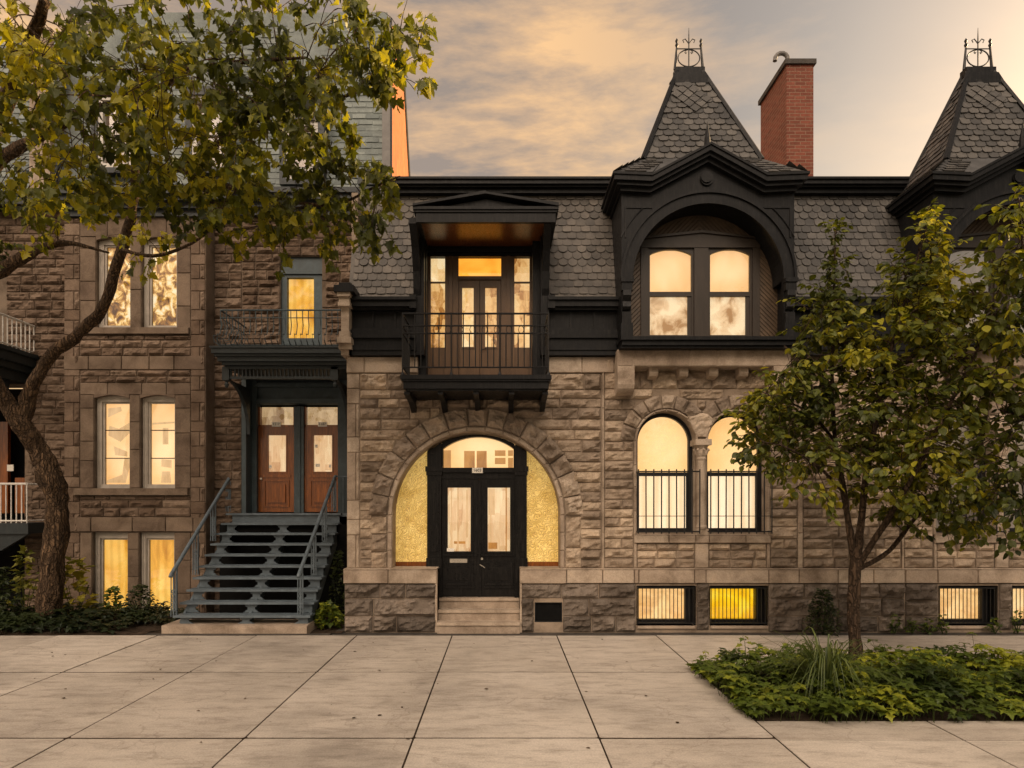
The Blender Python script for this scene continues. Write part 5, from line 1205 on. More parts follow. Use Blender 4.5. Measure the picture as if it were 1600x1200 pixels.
# attic storey behind the tree
mb = MB()
AZ = cz_(338)
for (d, yt, yb) in ((-0.30, 306, 314), (-0.24, 314, 322), (-0.14, 322, 330), (-0.06, 330, 340)):
    mb.box(x0 - 0.02 + (0.3 + d) * 0.3, x1 - (0.3 + d) * 0.3, YC + d, YC + 0.6, cz_(yb), cz_(yt)); mb.box(x1 - (0.3 + d) * 0.3, -2.2, YW + d - 0.05, YW + 0.6, wZ(yb), wZ(yt))
mb.build('eaves_cornice', TEALD, HC)
AY = 2.1; AV = Vector((0, 0.35, 3.6)); aU = Vector((1, 0, 0)); AZ0 = cz_(306)
mb = MB(); mb.poly([(x0, AY - 0.01, AZ0), (px(600, AY), AY - 0.01, AZ0), (px(600, AY), AY + 0.38, AZ0 + 4), (x0, AY + 0.38, AZ0 + 4)])
ATT = [(447, 497, 190, 280), (153, 205, 150, 262), (300, 350, 150, 262)]
def aclip(s, t):
    X = x0 + s; Z = AZ0 + t * 0.995
    return not any(px(p[0] - 5, 2.15) < X < px(p[1] + 5, 2.15) and pz(p[3] + 4, 2.15) < Z for p in ATT)
slates(mb, (x0, AY, AZ0), (1, 0, 0), AV, px(600, AY) - x0, 3.8, 0.26, 0.12, lambda r: 's', aclip)
mb.build('attic_slates', SLATET, HC)
for p in ATT:
    X0, X1, zb, zt = px(p[0], 2.0), px(p[1], 2.0), pz(p[3], 2.0), pz(p[2], 2.0)
    mb = MB(); mb.box(X0, X0 + 0.09, 2.0, 2.3, zb, zt); mb.box(X1 - 0.09, X1, 2.0, 2.3, zb, zt); mb.box(X0, X1, 1.99, 2.3, zb, zb + 0.08); mb.box(X0, X1, 1.99, 2.3, zt - 0.08, zt); mb.box(X0, X1, 2.04, 2.3, (zb + zt) / 2 - 0.03, (zb + zt) / 2 + 0.03)
    aw = mb.build('attic_window', WHITER, HC)
    mb = MB(); mb.box(X0 + 0.09, X1 - 0.09, 2.10, 2.105, zb + 0.08, zt - 0.08); mb.build('pane', GLASS, aw)
    mb = MB(); mb.box(X0, X1, 2.17, 2.175, zb, zt); mb.build('dim_room', G_DUSK, aw)
    mb = MB(); mb.box(X0 - 0.12, X0, 1.98, 2.4, zb - 0.1, zt + 0.15); mb.box(X1, X1 + 0.12, 1.98, 2.4, zb - 0.1, zt + 0.15); mb.box(X0, X1, 1.98, 2.4, zb - 0.1, zb); mb.box(X0 - 0.15, X1 + 0.15, 1.95, 2.4, zt, zt + 0.16); mb.build('window_surround', TEALD, aw)
# party wall rising above the lower roof, its side clad in orange boards
pX0, pX1 = px(597, 1.9), px(610, 1.9)
mb = MB(); mb.prism([(1.9, 7.2), (5.1, 7.2), (3.3, 11.0), (1.9, 11.0)], 'x', pX0, pX1); mb.build('party_wall', LEAD, HC)
mb = MB(); mb.prism([(1.95, 7.2), (5.02, 7.2), (3.24, 10.95), (1.95, 10.95)], 'x', pX1, pX1 + 0.02); mb.build('side_cladding', OCHRE, HC)
mb = MB(); mb.tube([(pX1 + 0.02, 5.1, 7.2), (pX1 + 0.02, 3.3, 11.0)], 0.035, 6); mb.box(pX1, pX1 + 0.03, 1.88, 1.93, 7.2, 11.0); mb.build('metal_edging', BLACK, HC)
mb = MB(); mb.box(px(560, 2.0), px(597, 2.0), 1.95, 2.02, pz(290, 2), pz(266, 2)); mb.box(x0, pX0, 2.48, 2.52, 7.0, 11.1); mb.build('attic_trim', TEALD, HC)
# flank and rear keep daylight out
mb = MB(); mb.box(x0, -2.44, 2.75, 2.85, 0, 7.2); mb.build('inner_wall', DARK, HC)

# ================================================================== outside stair
ST = empty('exterior_staircase', (-4.03, 0.6, 0), 'blue-grey open metal staircase with two handrails climbing from the pavement to the wooden doors', 'staircase')
mb = MB(); mb.tint = 0.3; mb.box(-5.2, -2.98, -0.22, 0.35, -0.05, 0.125)
mb.build('base_slab', S_SMOOTH, ST)
SX0, SX1 = -5.06, -2.98; TZ0, TY0, RS, GO = 0.262, -0.10, 0.172, 0.2122
for i in range(9):
    z = TZ0 + RS * i; y = TY0 + GO * i
    mb = MB(); mb.box(SX0 - 0.02, SX1 + 0.02, y - 0.015, y + 0.25, z - 0.03, z - 0.004); mb.box(SX0 - 0.02, SX1 + 0.02, y - 0.02, y - 0.0, z - 0.034, z + 0.001)
    for j in range(5): mb.box(SX0, SX1, y + 0.02 + j * 0.045, y + 0.05 + j * 0.045, z - 0.004, z + 0.0)
    mb.build('tread', STEEL, ST)
    mb = MB(); W_ = SX1 - SX0; zl, zh = z - RS - 0.0 + (0.0 if i else 0.035), z - 0.034
    yy = y + 0.05
    for (a, b_, lp, rp) in ((0.03, 0.13, 0, 1), (0.455, 0.585, 1, 1), (0.875, 0.985, 1, 0)):
        A_, B_ = SX0 + W_ * a, SX0 + W_ * b_; h = zh - zl; pts = [(A_, zl), (B_, zl)]
        if rp: pts += [(B_ - 0.04, zl + h * .12), (B_ - 0.045, zl + h * .25), (B_ - 0.075, zl + h * .32), (B_ - 0.075, zl + h * .62), (B_ - 0.045, zl + h * .7), (B_ - 0.04, zl + h * .85)]
        pts += [(B_, zh), (A_, zh)]
        if lp: pts += [(A_ + 0.04, zl + h * .85), (A_ + 0.045, zl + h * .7), (A_ + 0.075, zl + h * .62), (A_ + 0.075, zl + h * .32), (A_ + 0.045, zl + h * .25), (A_ + 0.04, zl + h * .12)]
        mb.prism(pts, 'y', yy, yy + 0.02)
    if i: mb.build('riser', STEEL, ST)
    else: mb.build('riser', STEEL, ST)
mb = MB(); zt9 = LZ; y9 = TY0 + GO * 9
mb.box(SX0 - 0.02, SX1 + 0.02, y9 - 0.03, 1.88, zt9 - 0.03, zt9 + 0.002); mb.box(SX0 + 0.08, SX1 - 0.02, y9 + 0.02, y9 + 0.04, zt9 - RS - 0.0, zt9 - 0.03); mb.build('top_tread', STEEL, ST)
mb = MB()
for x in (SX0 + 0.04, SX0 + W_ * 0.52, SX1 - 0.05): mb.prism([(TY0 + 0.1, 0.12), (TY0 + 0.3, 0.12), (y9 + 0.1, LZ - 0.42), (y9 + 0.1, LZ - 0.17), (TY0 + 0.14, 0.2)], 'x', x - 0.02, x + 0.02)
mb.build('stringer', STEEL, ST)
mb = MB(); mb.box(SX0 - 0.1, SX1 + 0.45, 1.7, 1.72, -0.05, LZ - 0.2); mb.build('under_stair_shade', DARK, ST)  # dark sheet standing in for the shade under the stair
def handrail(x, y0, z0, y1, z1, side):
    mb = MB()
    mb.tube([(x, y0, z0), (x, y0 + 0.02, z0 + 0.035), (x, y1, z1), (x, y1 + 0.04, z1 + 0.005)], 0.03, 10)
    hr = mb.build('handrail', STEEL, ST)
    for f_ in (0.045, 0.37, 0.67, 0.96):
        mb = MB(); yy = y0 + (y1 - y0) * f_; zt = z0 + (z1 - z0) * f_
        zb = TZ0 + max(0, (yy - TY0)) / GO * RS - RS * 0.4
        for dy in (0, 0.10): mb.box(x - 0.010, x + 0.010, yy + dy - 0.008, yy + dy + 0.008, zb, zt + dy * 0.8 - 0.02)
        if f_ < 0.9 or True:
            for dz_ in (zb + 0.08, zb + 0.17, zb + 0.26, zb + 0.35):
                mb.tube([(x, yy + 0.05 + 0.04 * math.cos(t_), dz_ + 0.042 * math.sin(t_)) for t_ in [i * math.pi / 5 for i in range(11)]], 0.006, 5)
        # scroll panel set across the post so it reads from the street
        for dx in (-0.04, 0.04): mb.box(x + dx - 0.006, x + dx + 0.006, yy - 0.006, yy + 0.006, zb, zt - 0.03)
        zz = zb + 0.12
        while zz < min(zt - 0.1, zb + 0.42):
            mb.tube([(x + 0.028 * math.cos(t_), yy, zz + 0.034 * math.sin(t_)) for t_ in [i * math.pi / 5 for i in range(11)]], 0.007, 5); zz += 0.068
        mb.build('baluster_panel', STEEL, hr)
handrail(-5.10, -0.15, 0.86, 2.02, 2.50, -1); handrail(-3.13, -0.15, 0.86, 2.02, 2.50, 1)
mb = MB(); mb.tube([(-5.10, 2.0, 2.48), (-4.86, 2.0, 2.48)], 0.012, 6)
for x in (-5.03, -4.95, -4.88): mb.box(x - 0.007, x + 0.007, 1.995, 2.005, LZ, 2.48)
mb.tube([(-3.13, 2.06, 2.5), (-2.62, 2.16, 2.5)], 0.012, 6)
for x in (-3.0, -2.85, -2.7): mb.box(x - 0.007, x + 0.007, 2.09, 2.1, LZ, 2.5)
mb.build('landing_rail', STEEL, ST)

# ================================================================== HOUSE D at the far left
HD = empty('row_house', (-10.3, YW, 0), 'brown stone house cut off by the left edge with white porch railings', 'house')
mb = MB(); ashlar(mb, -13.5, x0 - 0.02, 0, wZ(330), YW, 0.03, bw=(0.25, 0.55), tr=(0, 0.7), holes=[('r', -12.8, wX(38), 0, 4.2), ('r', -9.9, wX(10), 4.3, 6.3)])
mb.build('rock_faced_wall', S_LROCK, HD)
mb = MB(); backing(mb, -13.5, x0, -0.1, wZ(330), YW + 0.012, YW + 0.3, [('r', -12.8, wX(38), 0, 4.2)]); mb.build('wall_core', MORTARL, HD)
mb = MB(); strip_blocks(wX(40), wX(52), 1.6, 4.2, (0.5, 0.4, 0.6), YW - 0.02); mb.build('dressed_stone', S_LSMOOTH, HD)
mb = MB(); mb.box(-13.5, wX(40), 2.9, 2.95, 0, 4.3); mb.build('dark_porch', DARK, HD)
mb = MB(); mb.box(-10.2, px(12, 2.6), 2.6, 2.68, 1.8, 3.6); mb.box(-9.6, -9.0, 2.62, 2.7, 1.8, 2.5); dd = mb.build('porch_door', WOOD, HD)
mb = MB(); mb.box(px(14, 2.55), px(24, 2.55), 2.5, 2.51, pz(736, 2.5), pz(726, 2.5)); mb.build('notice', PLATE, dd)
mb = MB(); bx1 = wX(62)
for (e, y_t, y_b) in ((0, 556, 562), (0.05, 562, 575), (0.12, 575, 585), (0.2, 585, 600)): mb.box(-12.5, bx1 - e, YK + e, YW - 0.001, wZ(y_b), wZ(y_t))
mb.box(-12.5, bx1 - 0.3, YK + 0.3, YK + 0.34, wZ(612), wZ(600)); mb.box(-12.5, bx1 - 0.3, 1.5, 1.6, wZ(625), wZ(600))
bdk = mb.build('balcony', TEALD, HD)
mb = MB(); xr_ = bx1 - 0.1; z0, z1 = wZ(556), wZ(510)
mb.tube([(xr_, YK + 0.05, z1), (xr_, YW, z1)], 0.02, 6); mb.tube([(xr_, YK + 0.05, z0 + 0.06), (xr_, YW, z0 + 0.06)], 0.012, 6); mb.tube([(-12.5, YK + 0.05, z1), (xr_, YK + 0.05, z1)], 0.02, 6); mb.tube([(-12.5, YK + 0.05, z0 + .06), (xr_, YK + 0.05, z0 + .06)], 0.012, 6)
for i in range(12): yy = YK + 0.05 + (YW - YK - 0.06) * i / 11; mb.tube([(xr_, yy, z0), (xr_, yy, z1)], 0.011, 6)
for i in range(28): xx = xr_ - 0.12 * i; mb.tube([(xx, YK + 0.05, z0), (xx, YK + 0.05, z1)], 0.011, 6)
mb.build('railing', WHITER, bdk)
mb = MB(); yp = 1.3; p1 = px(42, yp); zf = pz(812, yp); zt_ = pz(756, yp)
mb.box(-12.5, p1 + 0.02, yp, 2.88, zf - 0.25, zf - 0.06); mb.prism([(p1, zf - 0.25), (p1 - 0.5, zf - 0.55), (p1 - 1.5, zf - 0.25)], 'y', yp + 0.05, yp + 0.12)
pdk = mb.build('porch_floor', TEALD, HD)
mb = MB()
for z, r in ((zt_, 0.02), (zf - 0.02, 0.014)): mb.tube([(-12.5, yp, z), (p1, yp, z)], r, 6); mb.tube([(p1, yp, z), (p1, YW, z)], r, 6)
for i in range(32): xx = p1 - 0.092 * i; mb.tube([(xx, yp, zf - 0.06), (xx, yp, zt_)], 0.010, 6)
mb.build('railing', WHITER, pdk)
mb = MB(); mb.box(-13.5, x0, YW - 0.3, YW + 0.6, wZ(330), wZ(318)); mb.box(-13.5, x0, YW - 0.2, YW + 0.6, wZ(318), wZ(306)); mb.build('eaves_cornice', TEALD, HD)
mb = MB(); mb.poly([(-13.5, AY + .3, wZ(306)), (x0, AY + .3, wZ(306)), (x0, AY + 0.7, 11), (-13.5, AY + 0.7, 11)]); slates(mb, (-13.5, AY + .28, wZ(306)), (1, 0, 0), AV, 13.5 + x0 - 0.7, 3.6, 0.26, 0.12, lambda r: 's'); mb.build('attic_slates', SLATET, HD)
mb = MB(); mb.box(px(52, 2.2), px(84, 2.2), 2.1, 2.2, wZ(306), 11); mb.build('attic_pilaster', S_SMOOTH, HD)

# ================================================================== PLANTS
MAPLE = [(0, 0), (0.16, 0.10), (0.40, 0.02), (0.30, 0.24), (0.56, 0.42), (0.30, 0.50), (0.26, 0.70), (0, 1.0), (-0.26, 0.70), (-0.30, 0.50), (-0.56, 0.42), (-0.30, 0.24), (-0.40, 0.02), (-0.16, 0.10)]
OVATE = [(0, 0), (0.20, 0.10), (0.36, 0.34), (0.34, 0.60), (0.18, 0.84), (0, 1.0), (-0.18, 0.84), (-0.34, 0.60), (-0.36, 0.34), (-0.20, 0.10)]
LOBED = [(0, 0), (0.34, 0.05), (0.26, 0.30), (0.50, 0.50), (0.22, 0.62), (0, 1.0), (-0.22, 0.62), (-0.50, 0.50), (-0.26, 0.30), (-0.34, 0.05)]
def leaf(mb, p, tip, nrm, size, shape, t, fold=0.22, droop=0.18):
    """a leaf folded along its midrib: two half outlines, the tip bent down"""
    d = tip.normalized(); s = d.cross(nrm)
    if s.length < 0.05: s = d.cross(Vector((0.3, 0.9, 0.2)))
    s.normalize(); n = s.cross(d).normalized()
    half = len(shape) // 2; b = len(mb.v); mb.tint = t
    for (u, v) in shape:
        q = p + (d * v + s * u + n * (abs(u) * fold - v * v * droop)) * size; mb.v.append((q.x, q.y, q.z))
    mid = p + (d * 0.45 - n * 0.45 * 0.45 * droop) * size; mb.v.append((mid.x, mid.y, mid.z)); m = b + len(shape)
    L_ = len(shape)
    right = [b + i for i in range(0, half + 1)]; left = [b + i for i in range(half, L_)] + [b]
    mb.face(tuple(right + [m])); mb.face(tuple(left + [m]))
def rv(): 
    while True:
        v = Vector((ru(-1, 1), ru(-1, 1), ru(-1, 1)))
        if 0.05 < v.length < 1: return v.normalized()
def spray(leaves, wood, p, d, length, n, size, shape, tfun, droopy, tr0=0.006):
    """one twig with leaves along it"""
    pts = [p.copy()]; q = p.copy(); dd = d.copy(); seg = 5
    for i in range(seg):
        dd = (dd + Vector((ru(-.25, .25), ru(-.25, .25), ru(-.25, .2) - droopy * 0.25))).normalized(); q = q + dd * length / seg; pts.append(q.copy())
    wood.tube(pts, [tr0 * (1 - 0.7 * i / seg) for i in range(seg + 1)], 4, cap=False)
    for i in range(n):
        f = (i + 0.6) / n * seg; j = min(seg - 1, int(f)); a = pts[j].lerp(pts[j + 1], f - j)
        side = rv(); side.z = -abs(side.z) * droopy + ru(-0.3, 0.5) * (1 - droopy); side = (side + dd * 0.5).normalized()
        pet = a + side * size * ru(0.25, 0.5)
        nrm = Vector((ru(-0.6, 0.6), ru(-0.8, 0.35), 1.0)).normalized()
        if droopy > 0.5: nrm = Vector((ru(-0.8, 0.8), ru(-1.1, 0.3), ru(0.15, 1))).normalized()
        td = side + Vector((0, 0, -droopy * ru(0.3, 1.2)))
        leaf(leaves, pet, td, nrm, size * ru(0.6, 1.2), shape, min(1, max(0, tfun(a) + ru(-0.3, 0.3))), ru(0.05, 0.35), ru(0.0, 0.35))
def bez(a, b, c_, d, n):
    out = []
    for i in range(n + 1):
        t = i / n; out.append(a * (1 - t) ** 3 + b * 3 * t * (1 - t) ** 2 + c_ * 3 * t * t * (1 - t) + d * t ** 3)
    return out
def V3(x, y, Y): return Vector((px(x, Y), Y, pz(y, Y)))
def limb(wood, pts, radii, n=10, sub=5, jitter=0.015, rec=None):
    """smooth tapered limb through key points (x, y, Y in photo pixels and depth)"""
    P = [V3(*p) for p in pts]; out = []; rad = []
    for i in range(len(P) - 1):
        p0 = P[max(0, i - 1)]; p1 = P[i]; p2 = P[i + 1]; p3 = P[min(len(P) - 1, i + 2)]
        for s in range(sub):
            t = s / sub
            q = 0.5 * ((2 * p1) + (p2 - p0) * t + (2 * p0 - 5 * p1 + 4 * p2 - p3) * t * t + (3 * p1 - p0 - 3 * p2 + p3) * t ** 3)
            r = radii[i] + (radii[i + 1] - radii[i]) * t
            out.append(q + Vector((ru(-1, 1), ru(-1, 1), 0)) * jitter * (r / 0.1)); rad.append(r * ru(0.94, 1.06))
    out.append(P[-1]); rad.append(radii[-1]); wood.tube(out, rad, n if n < 12 else 28, rough=0.3 if n >= 8 else 0.1)
    if rec is not None: rec += [(o_, r_) for o_, r_ in zip(out, rad)]
    return out
def crown(leaves, wood, nodes, blobs, size, shape, droopy, tfun, per=9, tl=(0.28, 0.55), connect=0.5):
    for (bx_, by_, rx, ry, Y, dY, n) in blobs:
        for _ in range(n):
            while True:
                u, v = ru(-1, 1), ru(-1, 1)
                if u * u + v * v < 1: break
            yy = Y + ru(-dY, dY); p = V3(bx_ + u * rx, by_ + v * ry, yy)
            near = min(nodes, key=lambda q: (q[0] - p).length_squared)
            base = near[0]; d = (p - base); dl = d.length
            if dl > 1e-3: d.normalize()
            else: d = rv()
            dirn = (d * 0.6 + rv() * 0.9 + Vector((0, -0.15, 0.15 - droopy * 0.25))).normalized()
            if rnd() < connect and 0.1 < dl < 2.2:
                mid = base.lerp(p, 0.5) + Vector((ru(-.12, .12), ru(-.12, .12), ru(-0.02, .16))) * dl
                br_ = bez(base, base.lerp(mid, 0.6), mid, p, 5); r0 = min(near[1] * 0.6, 0.006 + 0.006 * dl)
                wood.tube(br_, [r0 + (0.004 - r0) * i / 5 for i in range(6)], 4, cap=False)
                if dl > 0.5: nodes.append((br_[3], 0.006))
            spray(leaves, wood, p, dirn, ru(*tl), per + random.randint(-2, 3), size, shape, tfun, droopy)
# ---- big maple at the left
MT = empty('maple_tree', tuple(V3(80, 982, 0.6) * 1.0), 'large leaning maple with thick forked brown trunk and yellow-green crown at the upper left', 'tree')
MT.location.z = 0
wood = MB(); twig = MB(); nodes = []
limb(wood, [(80, 1000, .6), (78, 940, .6), (84, 850, .6), (90, 790, .58), (80, 745, .5), (60, 705, .4), (35, 665, .2), (5, 622, .0), (-40, 560, -.4), (-80, 460, -.8), (-60, 330, -1.4), (-10, 200, -2.0), (40, 90, -2.6), (70, 0, -3.0)],
     [0.22, 0.175, 0.16, 0.155, 0.17, 0.15, 0.14, 0.135, 0.13, 0.14, 0.12, 0.10, 0.07, 0.05], 14, rec=nodes, jitter=0.012)
limb(wood, [(35, 668, .2), (48, 610, .15), (80, 555, .1), (125, 520, .0), (160, 480, -.1), (180, 425, -.2), (196, 370, -.4), (208, 320, -.7), (215, 250, -1.2), (240, 170, -1.8), (280, 110, -2.3), (330, 70, -2.8)],
     [0.12, 0.105, 0.095, 0.088, 0.082, 0.075, 0.07, 0.06, 0.05, 0.04, 0.03, 0.02], 10, rec=nodes)
limb(wood, [(-80, 470, -.8), (-20, 432, -.9), (30, 405, -1.0), (65, 388, -1.1), (110, 380, -1.2), (170, 395, -1.4)], [0.11, 0.10, 0.085, 0.06, 0.03, 0.012], 8, rec=nodes)
limb(wood, [(-60, 330, -1.4), (0, 250, -1.8), (60, 215, -2.2), (130, 175, -2.5), (190, 160, -2.7), (250, 115, -3.0), (310, 105, -3.2), (400, 95, -3.5), (480, 90, -3.5)], [0.09, 0.075, 0.06, 0.05, 0.045, 0.036, 0.028, 0.02, 0.01], 8, rec=nodes)
limb(wood, [(215, 250, -1.2), (270, 262, -1.6), (330, 230, -2.0), (400, 190, -2.4), (460, 165, -2.8), (540, 150, -3.1), (610, 130, -3.3)], [0.045, 0.04, 0.036, 0.03, 0.024, 0.016, 0.008], 8, rec=nodes)
limb(wood, [(270, 262, -1.6), (350, 290, -1.9), (430, 310, -2.2), (520, 320, -2.5), (590, 290, -2.7), (625, 275, -2.8)], [0.035, 0.03, 0.024, 0.018, 0.012, 0.006], 8, rec=nodes)
limb(wood, [(190, 390, -.4), (240, 400, -.7), (300, 380, -1.1), (350, 345, -1.5), (400, 350, -1.8), (470, 370, -2.1)], [0.03, 0.024, 0.02, 0.016, 0.012, 0.006], 8, rec=nodes)
lv = MB()
blobs = [(40, 110, 120, 90, -3.2, .9, 60), (170, 120, 130, 80, -3.2, .9, 66), (310, 110, 120, 70, -3.4, .8, 56), (440, 115, 100, 65, -3.4, .7, 46), (560, 95, 85, 45, -3.5, .6, 34), (615, 85, 45, 40, -3.4, .4, 15), (622, 115, 32, 45, -3.4, .4, 14),
         (50, 240, 110, 80, -2.7, .8, 34), (170, 255, 100, 60, -2.6, .8, 34), (300, 220, 110, 70, -2.8, .8, 46), (420, 210, 90, 70, -2.9, .7, 38), (500, 160, 50, 50, -3.0, .5, 16),
         (90, 320, 90, 30, -2.2, .7, 16), (180, 320, 80, 35, -2.3, .7, 20), (300, 300, 90, 50, -2.5, .7, 38), (400, 310, 80, 50, -2.6, .6, 32), (490, 330, 70, 40, -2.7, .5, 26), (560, 320, 50, 45, -2.8, .4, 16), (605, 300, 36, 26, -2.8, .4, 8), (560, 365, 40, 20, -2.8, .4, 7),
         (330, 365, 60, 22, -2.0, .5, 12), (430, 375, 60, 22, -2.3, .5, 12), (90, 375, 60, 16, -1.3, .4, 8), (225, 395, 42, 26, -.8, .4, 9), (500, 385, 24, 14, -2.5, .4, 4), (10, 400, 20, 40, -1.2, .3, 5),
         (60, 20, 160, 60, -3.2, .8, 36), (300, 10, 160, 60, -3.4, .8, 36), (500, 20, 110, 50, -3.5, .6, 24), (360, 150, 60, 50, -3.0, .5, 16), (520, 240, 34, 60, -2.8, .4, 10)]
def tL(p):
    f = 0.52 + 0.6 * noise.noise(p * 0.9)
    return f
blobs = [(b_[0], b_[1] - (18 if b_[1] > 280 else 0)) + b_[2:6] + (int(b_[6] * 0.84 + 0.5),) for b_ in blobs]
blobs += [(-420, 60, 330, 260, -4.6, 1.6, 90), (-250, -350, 420, 260, -5.0, 1.6, 100), (200, -420, 380, 240, -4.8, 1.5, 80)]      # unseen leaf masses added beyond the frame to shade the left side
crown(lv, twig, nodes, blobs, 0.114, MAPLE, 0.75, tL, per=10, tl=(0.2, 0.42), connect=0.4)
tr_ = wood.build('trunk', BARKL, MT, smooth=True); twig.build('twigs', BARKL, MT); lv.build('crown', LEAF_L, MT)
print('maple leaves', len(lv.f) // 2)

# ---- slender tree in the planting bed
YT = -2.45
RT = empty('young_tree', (px(1335, YT), YT, 0), 'slender young tree with forked thin trunk growing from the planting bed before the right house', 'tree')
wood = MB(); twig = MB(); nodes = []
limb(wood, [(1336, 1060, YT), (1336, 1020, YT), (1334, 960, YT), (1336, 900, YT), (1340, 868, YT)], [0.085, 0.068, 0.062, 0.066, 0.07], 12, jitter=0.004)
def LR(pts, r): limb(wood, pts, r, 8, rec=nodes, jitter=0.006)
LR([(1338, 885, YT), (1328, 830, YT), (1318, 770, -2.4), (1305, 690, -2.3), (1300, 600, -2.3), (1302, 500, -2.35), (1304, 420, -2.4), (1305, 360, -2.4)], [0.05, 0.04, 0.034, 0.028, 0.022, 0.016, 0.01, 0.005])
LR([(1338, 880, YT), (1345, 820, -2.5), (1352, 750, -2.6), (1365, 680, -2.7), (1378, 600, -2.7), (1400, 520, -2.7), (1425, 430, -2.7), (1450, 350, -2.7)], [0.05, 0.042, 0.036, 0.03, 0.024, 0.018, 0.012, 0.006])
LR([(1340, 885, YT), (1375, 830, -2.6), (1400, 790, -2.8), (1440, 720, -3.0), (1480, 640, -3.1), (1520, 560, -3.2), (1560, 480, -3.2)], [0.04, 0.032, 0.028, 0.024, 0.02, 0.014, 0.006])
LR([(1340, 890, YT), (1390, 860, -2.3), (1430, 810, -2.2), (1490, 750, -2.1), (1560, 700, -2.1)], [0.03, 0.026, 0.022, 0.016, 0.006])
LR([(1305, 690, -2.3), (1270, 650, -2.2), (1230, 630, -2.1), (1180, 640, -2.0)], [0.02, 0.016, 0.01, 0.005]); LR([(1318, 770, -2.4), (1280, 730, -2.7), (1230, 700, -2.9), (1190, 690, -3.0)], [0.02, 0.015, 0.01, 0.005]); LR([(1300, 600, -2.3), (1260, 570, -2.4), (1225, 540, -2.5)], [0.014, 0.01, 0.005]); LR([(1378, 600, -2.7), (1420, 560, -2.4), (1460, 520, -2.2)], [0.016, 0.012, 0.005])
lv = MB()
blobs = [(1305, 450, 34, 26, -2.4, .2, 14), (1298, 500, 50, 50, -2.4, .4, 36), (1290, 570, 72, 50, -2.4, .5, 44), (1245, 610, 62, 42, -2.4, .5, 36), (1200, 650, 50, 42, -2.4, .5, 32), (1240, 700, 70, 40, -2.5, .5, 34), (1300, 660, 80, 55, -2.5, .6, 46), (1300, 745, 62, 34, -2.6, .5, 20), (1165, 645, 18, 20, -2.3, .3, 6), (1180, 690, 26, 22, -2.5, .3, 7),
         (1452, 375, 24, 24, -2.7, .3, 10), (1448, 420, 46, 30, -2.7, .4, 30), (1432, 460, 60, 45, -2.7, .5, 46), (1400, 540, 80, 55, -2.7, .5, 50), (1400, 620, 80, 60, -2.7, .6, 48), (1390, 700, 80, 55, -2.6, .6, 44), (1440, 770, 80, 40, -2.6, .6, 40), (1490, 700, 80, 55, -2.9, .6, 46), (1490, 600, 75, 60, -2.9, .6, 50), (1490, 500, 60, 60, -2.9, .5, 44), (1490, 820, 70, 22, -2.4, .4, 14), (1400, 800, 40, 26, -2.5, .4, 10), (1540, 780, 50, 36, -2.4, .4, 16), (1350, 560, 50, 60, -2.5, .4, 24)]
def tR(p): return 0.48 + 0.6 * noise.noise(p * 1.1)
blobs = [(b_[0], b_[1], b_[2] * 0.82, b_[3] * 0.86) + b_[4:6] + (int(b_[6] * 1.35),) for b_ in blobs]
crown(lv, twig, nodes, blobs, 0.088, OVATE, 0.35, tR, per=11, tl=(0.17, 0.34), connect=0.5)
crown(lv, twig, nodes, [(1305, 372, 7, 20, -2.4, .06, 9), (1304, 415, 15, 22, -2.4, .12, 12), (1455, 335, 14, 20, -2.7, .15, 9)], 0.08, OVATE, 0.35, tR, per=8, tl=(0.09, 0.17), connect=0.9)
wood.build('trunk', BARKR, RT, smooth=True); twig.build('twigs', BARKR, RT); lv.build('crown', LEAF_R, RT)
print('young leaves', len(lv.f) // 2)
# ---- nearer tree whose trunk stands outside the frame at the right
Y2 = -3.2
R2 = empty('young_tree', (px(1760, Y2), Y2, 0), 'nearer tree leaning in from the right edge with larger leaves, its trunk outside the picture', 'tree')
wood = MB(); twig = MB(); nodes = []
limb(wood, [(1760, 1090, Y2), (1755, 1000, Y2), (1750, 880, Y2), (1730, 780, Y2)], [0.10, 0.08, 0.07, 0.065], 10, jitter=0.004)
LR([(1735, 800, Y2), (1690, 700, Y2), (1650, 600, Y2), (1620, 500, Y2), (1600, 400, Y2), (1592, 310, Y2)], [0.05, 0.04, 0.03, 0.022, 0.014, 0.006]); LR([(1730, 780, Y2), (1730, 600, Y2), (1720, 400, Y2), (1700, 250, Y2)], [0.05, 0.04, 0.03, 0.012]); LR([(1690, 700, Y2), (1620, 660, Y2), (1560, 640, Y2)], [0.025, 0.018, 0.006])
lv = MB()
blobs = [(1590, 330, 24, 34, Y2, .3, 12), (1590, 400, 45, 45, Y2, .4, 26), (1580, 480, 50, 50, Y2, .4, 30), (1590, 570, 60, 60, Y2, .4, 36), (1590, 670, 60, 60, Y2, .4, 34), (1590, 760, 50, 50, Y2, .4, 22), (1660, 420, 70, 90, Y2, .5, 26), (1670, 600, 70, 90, Y2, .5, 26), (1850, 450, 160, 200, Y2 - .6, 1.0, 60), (1980, -40, 220, 200, Y2 - .8, 1.0, 50), (1600, 830, 40, 20, Y2, .3, 7)]  # widest blobs at far right added out of view to shade that side
crown(lv, twig, nodes, blobs, 0.10, OVATE, 0.35, tR, per=10, tl=(0.2, 0.4), connect=0.5)
wood.build('trunk', BARKR, R2, smooth=True); twig.build('twigs', BARKR, R2); lv.build('crown', LEAF_R, R2)

